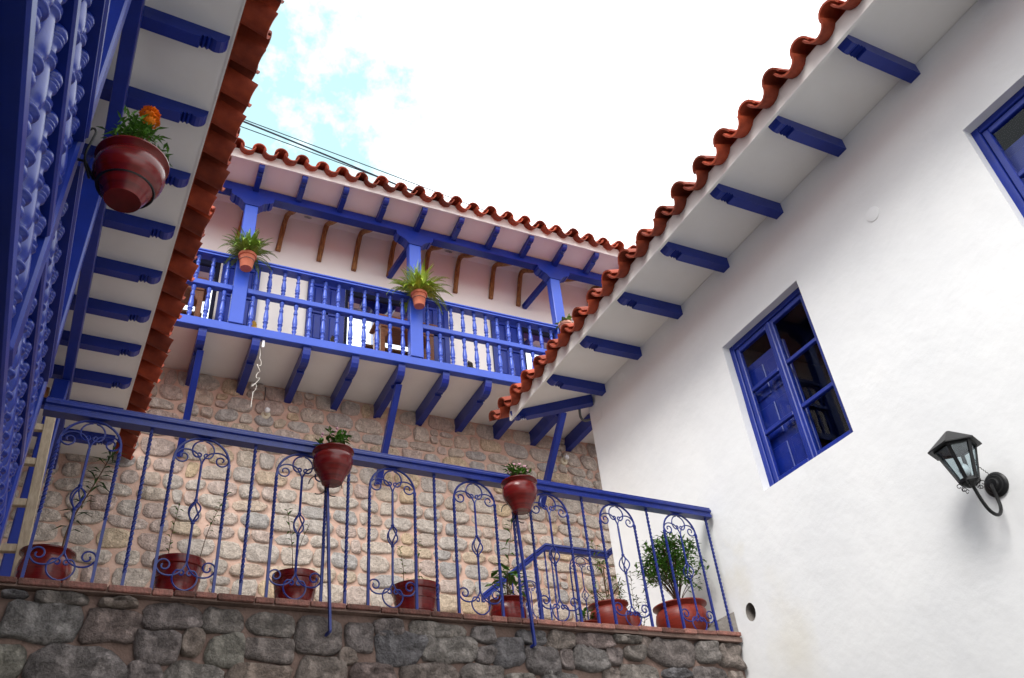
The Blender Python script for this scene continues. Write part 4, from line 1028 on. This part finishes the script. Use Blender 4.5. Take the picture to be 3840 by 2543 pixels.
for k in range(6):
    a, b, c, d_ = [Vector(p) for p in (T_[k], T_[(k+1) % 6], B_[(k+1) % 6], B_[k])]
    cc = Vector((HX, 0, 0.09)); g = 0.97
    MB().add([tuple(Vector((HX + (p.x-HX)*g, p.y*g, p.z))) for p in (a, b, c, d_)], [(0, 1, 2, 3)]).build('glass_pane', 'lglass', wl)
MB().sphere((HX, 0, 0.06), 0.028, 12, 8, 1.3).build('bulb', 'bulb', wl, 'all')
rf = MB(); E_ = hexa(0.142, zt+0.005, 20); A_ = hexa(0.012, zt+0.105, 20)
rf.add(E_ + A_ + hexa(0.142, zt-0.002, 20), [(k, (k+1) % 6, 6+(k+1) % 6, 6+k) for k in range(6)] + [tuple(range(6, 12))] + [(k, (k+1) % 6, 12+(k+1) % 6, 12+k) for k in range(6)] + [tuple(range(12, 18))])
rf.build('roof', 'blackiron', wl)
for k in range(6):
    a = R(60*k+20); ca, sa = math.cos(a), math.sin(a)
    for (cr, cz, r0) in ((0.060, -0.028, 0.016), (0.042, -0.050, 0.013)):
        MB().tube([(HX + (cr + u)*ca, (cr + u)*sa, cz + v) for u, v in spiral(0, 0, r0, 0.006, 180, -160, 14)], 0.0022, 4).build('scroll', 'blackiron', wl)
for (x, z) in ((-0.10, 0.13), (-0.155, 0.0), (-0.165, -0.035)):
    MB().tube([(x + u, 0, z + v) for u, v in spiral(0, 0, 0.018, 0.005, 200, -180, 14)], 0.002, 4).build('scroll', 'blackiron', wl)
ch = MB(); p0, p1 = Vector((-0.115, 0, 0.115)), Vector((-0.02, 0, 0.055))
for k in range(14):
    a, b = p0.lerp(p1, k/14), p0.lerp(p1, (k+1)/14); ch.tube([a, a.lerp(b, .5) + Vector((0, 0.003*(-1)**k, 0.002)), b], 0.0022, 4)
ch.build('chain', 'blackiron', wl)

# ------------------------------------------------------------------ small things
for (x, z, lab) in ((1.36, 5.36, 'bare white bulb on a round holder at the left of the stone wall'), (5.643, 5.41, 'bare white bulb on a round holder at the right end of the stone wall')):
    b_ = thing('bulb_holder', lab, 'lamp', (x, sw(x)-0.03, z), 0, 'bare bulbs on the stone wall')
    MB().lathe([(0.060, 0.03), (0.060, 0.0), (0.050, -0.012), (0.026, -0.018), (0.024, -0.05), (0.001, -0.05)], 20, (0, 0, -0.02), 'y').build('holder', 'ceramic', b_, True)
    MB().sphere((0, -0.085, 0.0), 0.036, 14, 10).build('bulb', 'bulb', b_, 'all')
    MB().tube([(-0.02, 0.0, 0.02), (-0.03, 0.01, 0.2), (-0.035, 0.0, 0.38)], 0.006, 5).build('cable', 'grey', b_)
pts = []; rnd = random.Random(2)
for i in range(90):
    t = i/89; a = t*2*PI*7
    rr = 0.045*(math.exp(-((t-0.35)/0.1)**2)*0.6 + math.exp(-((t-0.62)/0.1)**2))
    pts.append((1.075 + rr*math.cos(a) + 0.02*math.sin(t*5), 8.04 + rr*0.5*math.sin(a), 5.72 - 0.85*t + rr*0.9*math.sin(a*1.3)))
cc = MB().tube(pts, 0.0032, 4); tag(cc.build('cable_bundle', 'whitewire', None, True), 'loose knot of white cable hanging under the balcony beam', 'cable')
tag(MB().box(1.09, 1.12, 7.99, 8.03, 5.66, 5.76, 0.004).build('cable_clip', 'bulb'), 'small white socket at the top of the hanging cable knot', 'socket')
tag(MB().tube(smooth2([(4.20, 6.32, 4.44), (4.20, 6.33, 4.36), (4.215, 6.35, 4.31), (4.27, 6.37, 4.29), (4.36, 6.36, 4.33)], 3), 0.014, 10).build('conduit', 'grey', None, True), 'short bent dark conduit poking out by the corner of the white wall', 'pipe')
def table(x, lab):
    t = thing('wooden_table', lab, 'table', (x, 8.46, 5.886), 0, 'wooden tables on the balcony')
    MB().box(-0.42, 0.42, -0.22, 0.22, 0.78, 0.825, 0.012).build('tabletop', 'wood', t)
    MB().box(-0.37, 0.37, -0.18, 0.18, 0.65, 0.779, 0.006).build('apron', 'wood', t)
    for sx in (-1, 1):
        for sy in (-1, 1): MB().box(sx*0.34-0.03, sx*0.34+0.03, sy*0.14-0.03, sy*0.14+0.03, 0.0, 0.649, 0.005).build('leg', 'wood', t)
        MB().prism([(0, 0.649), (sx*-0.12, 0.649), (sx*-0.06, 0.62), (sx*-0.02, 0.52), (0, 0.50)], lambda u, v, w: (sx*0.31+u, w, v), -0.165, -0.14).build('bracket', 'wood', t)
table(0.02, 'varnished wooden table on the balcony left of the left post')
table(2.98, 'varnished wooden table on the balcony behind the middle post')
for (x, m_, lab) in ((0.985, 'mustard', 'mustard yellow shoe standing at the balcony edge beside the left post'), (1.95, 'blackshoe', 'dark brown shoe on the balcony edge in front of the blue shutter'), (3.79, 'blackshoe', 'black shoe on the balcony edge right of the middle post')):
    mb = MB(); pr = []
    for i in range(9):
        t = i/8; w_ = 0.040*math.sin(PI*(0.12+0.80*t))**0.6*(1.0 if t < .6 else 1.05-0.3*(t-.6)); pr.append((0.24*t-0.12, w_, 0.045 + 0.05*t + (0.05 if t > 0.6 else 0)))
    vs = []; n_ = 12
    for (y_, w_, h_) in pr:
        for k in range(n_): a = 2*PI*k/n_; vs.append((w_*math.cos(a), y_, max(0.0, h_/2 + h_/2*math.sin(a)*1.0)))
    fs = [(i*n_+k, i*n_+(k+1) % n_, (i+1)*n_+(k+1) % n_, (i+1)*n_+k) for i in range(8) for k in range(n_)] + [tuple(range(n_)), tuple(8*n_+k for k in range(n_))]
    mb.add(vs, fs); o = mb.build('shoe', m_, None, 'all'); o.location = (x, 8.14, 5.895); o.rotation_euler = (R(32), 0, R(8)); o.location.z += 0.07
    tag(o, lab, 'shoe', 'shoes on the balcony')
# overhead wires (span the street behind the far roof)
wl_pts = [((0.879-2.6, 16.89), (4.303, 15.80), (9.5, 14.6)), ((0.984-3, 17.1), (6.258, 15.951), (10.5, 15.3)), ((0.8-3, 16.95), (5.2, 16.0), (10.5, 15.1)), ((0.816-3, 16.55), (4.727, 15.606), (10.0, 14.9)), ((0.7-3, 16.15), (4.4, 15.30), (10, 14.6))]
for i, pp in enumerate(wl_pts):
    (xa, za), (xm, zm), (xb, zb) = pp
    P = []
    for k in range(25):
        t = k/24; x = xa + (xb-xa)*t
        # quadratic through three points
        L0 = (x-xm)*(x-xb)/((xa-xm)*(xa-xb)); L1 = (x-xa)*(x-xb)/((xm-xa)*(xm-xb)); L2 = (x-xa)*(x-xm)/((xb-xa)*(xb-xm))
        P.append((x, 14.0 + i*0.15, za*L0 + zm*L1 + zb*L2))
    labs = ['thickest dark overhead wire crossing the sky above the far roof', 'uppermost thin overhead wire above the far roof', 'thin overhead wire just above the thickest one', 'thin overhead wire just below the thickest one', 'lowest thin overhead wire skimming the far roof tiles']
    o = MB().tube(P, 0.024 if i == 0 else 0.013, 5).build('overhead_wire', 'wire'); tag(o, labs[i], 'wire', 'overhead wires')
an = thing('street_lamp_head', 'small metal lamp head and wires poking above the far roof', 'lamp', (6.62, 14.3, 12.9))
MB().lathe([(0.05, 0), (0.05, 2.15), (0.09, 2.2), (0.10, 2.32), (0.05, 2.42), (0.001, 2.44)], 12).build('pole', 'chrome', an, True)
MB().tube([(-0.35, 0, 2.15), (-0.15, 0, 2.2), (0.1, 0, 2.12), (0.3, 0, 2.16), (0.5, 0, 2.05)], 0.02, 5).build('cross_wire', 'wire', an)

# two pale yellow damp stains on the white wall (colour of the plaster itself)
pm_ = M['plaster'].copy(); pm_.name = 'stained_plaster'
n = pm_.node_tree.nodes; l = pm_.node_tree.links; b = n['Principled BSDF']
prev = b.inputs['Base Color'].links[0].from_socket
tcn = n.new('ShaderNodeTexCoord')
nz = n.new('ShaderNodeTexNoise'); nz.inputs['Scale'].default_value = 4.0; nz.inputs['Detail'].default_value = 6; l.new(tcn.outputs['Object'], nz.inputs[0])
for (y, z, r_, st) in ((4.66, 2.02, 0.16, 0.55), (4.30, 1.35, 0.30, 0.45), (5.9, 3.2, 0.5, 0.12)):
    mp = n.new('ShaderNodeMapping'); mp.inputs['Location'].default_value = (-XW, -y, -z*0.6); mp.inputs['Scale'].default_value = (1, 1, 0.6)
    l.new(tcn.outputs['Object'], mp.inputs[0])
    ln = n.new('ShaderNodeVectorMath'); ln.operation = 'LENGTH'; l.new(mp.outputs[0], ln.inputs[0])
    ad = n.new('ShaderNodeMath'); ad.operation = 'MULTIPLY_ADD'; ad.inputs[1].default_value = 0.45; l.new(nz.outputs['Fac'], ad.inputs[0]); l.new(ln.outputs['Value'], ad.inputs[2])
    mr = n.new('ShaderNodeMapRange'); mr.inputs['From Min'].default_value = r_+0.22; mr.inputs['From Max'].default_value = 0.20; mr.inputs['To Max'].default_value = st
    mr.inputs['To Min'].default_value = 0.0; l.new(ad.outputs[0], mr.inputs[0])
    mxn = n.new('ShaderNodeMixRGB'); mxn.blend_type = 'MIX'; mxn.inputs[2].default_value = (0.66, 0.60, 0.46, 1)
    l.new(mr.outputs[0], mxn.inputs[0]); l.new(prev, mxn.inputs[1]); prev = mxn.outputs[0]
l.new(prev, b.inputs['Base Color'])
for o in rb.children:
    if o.name.startswith('wall'): o.data.materials[0] = pm_
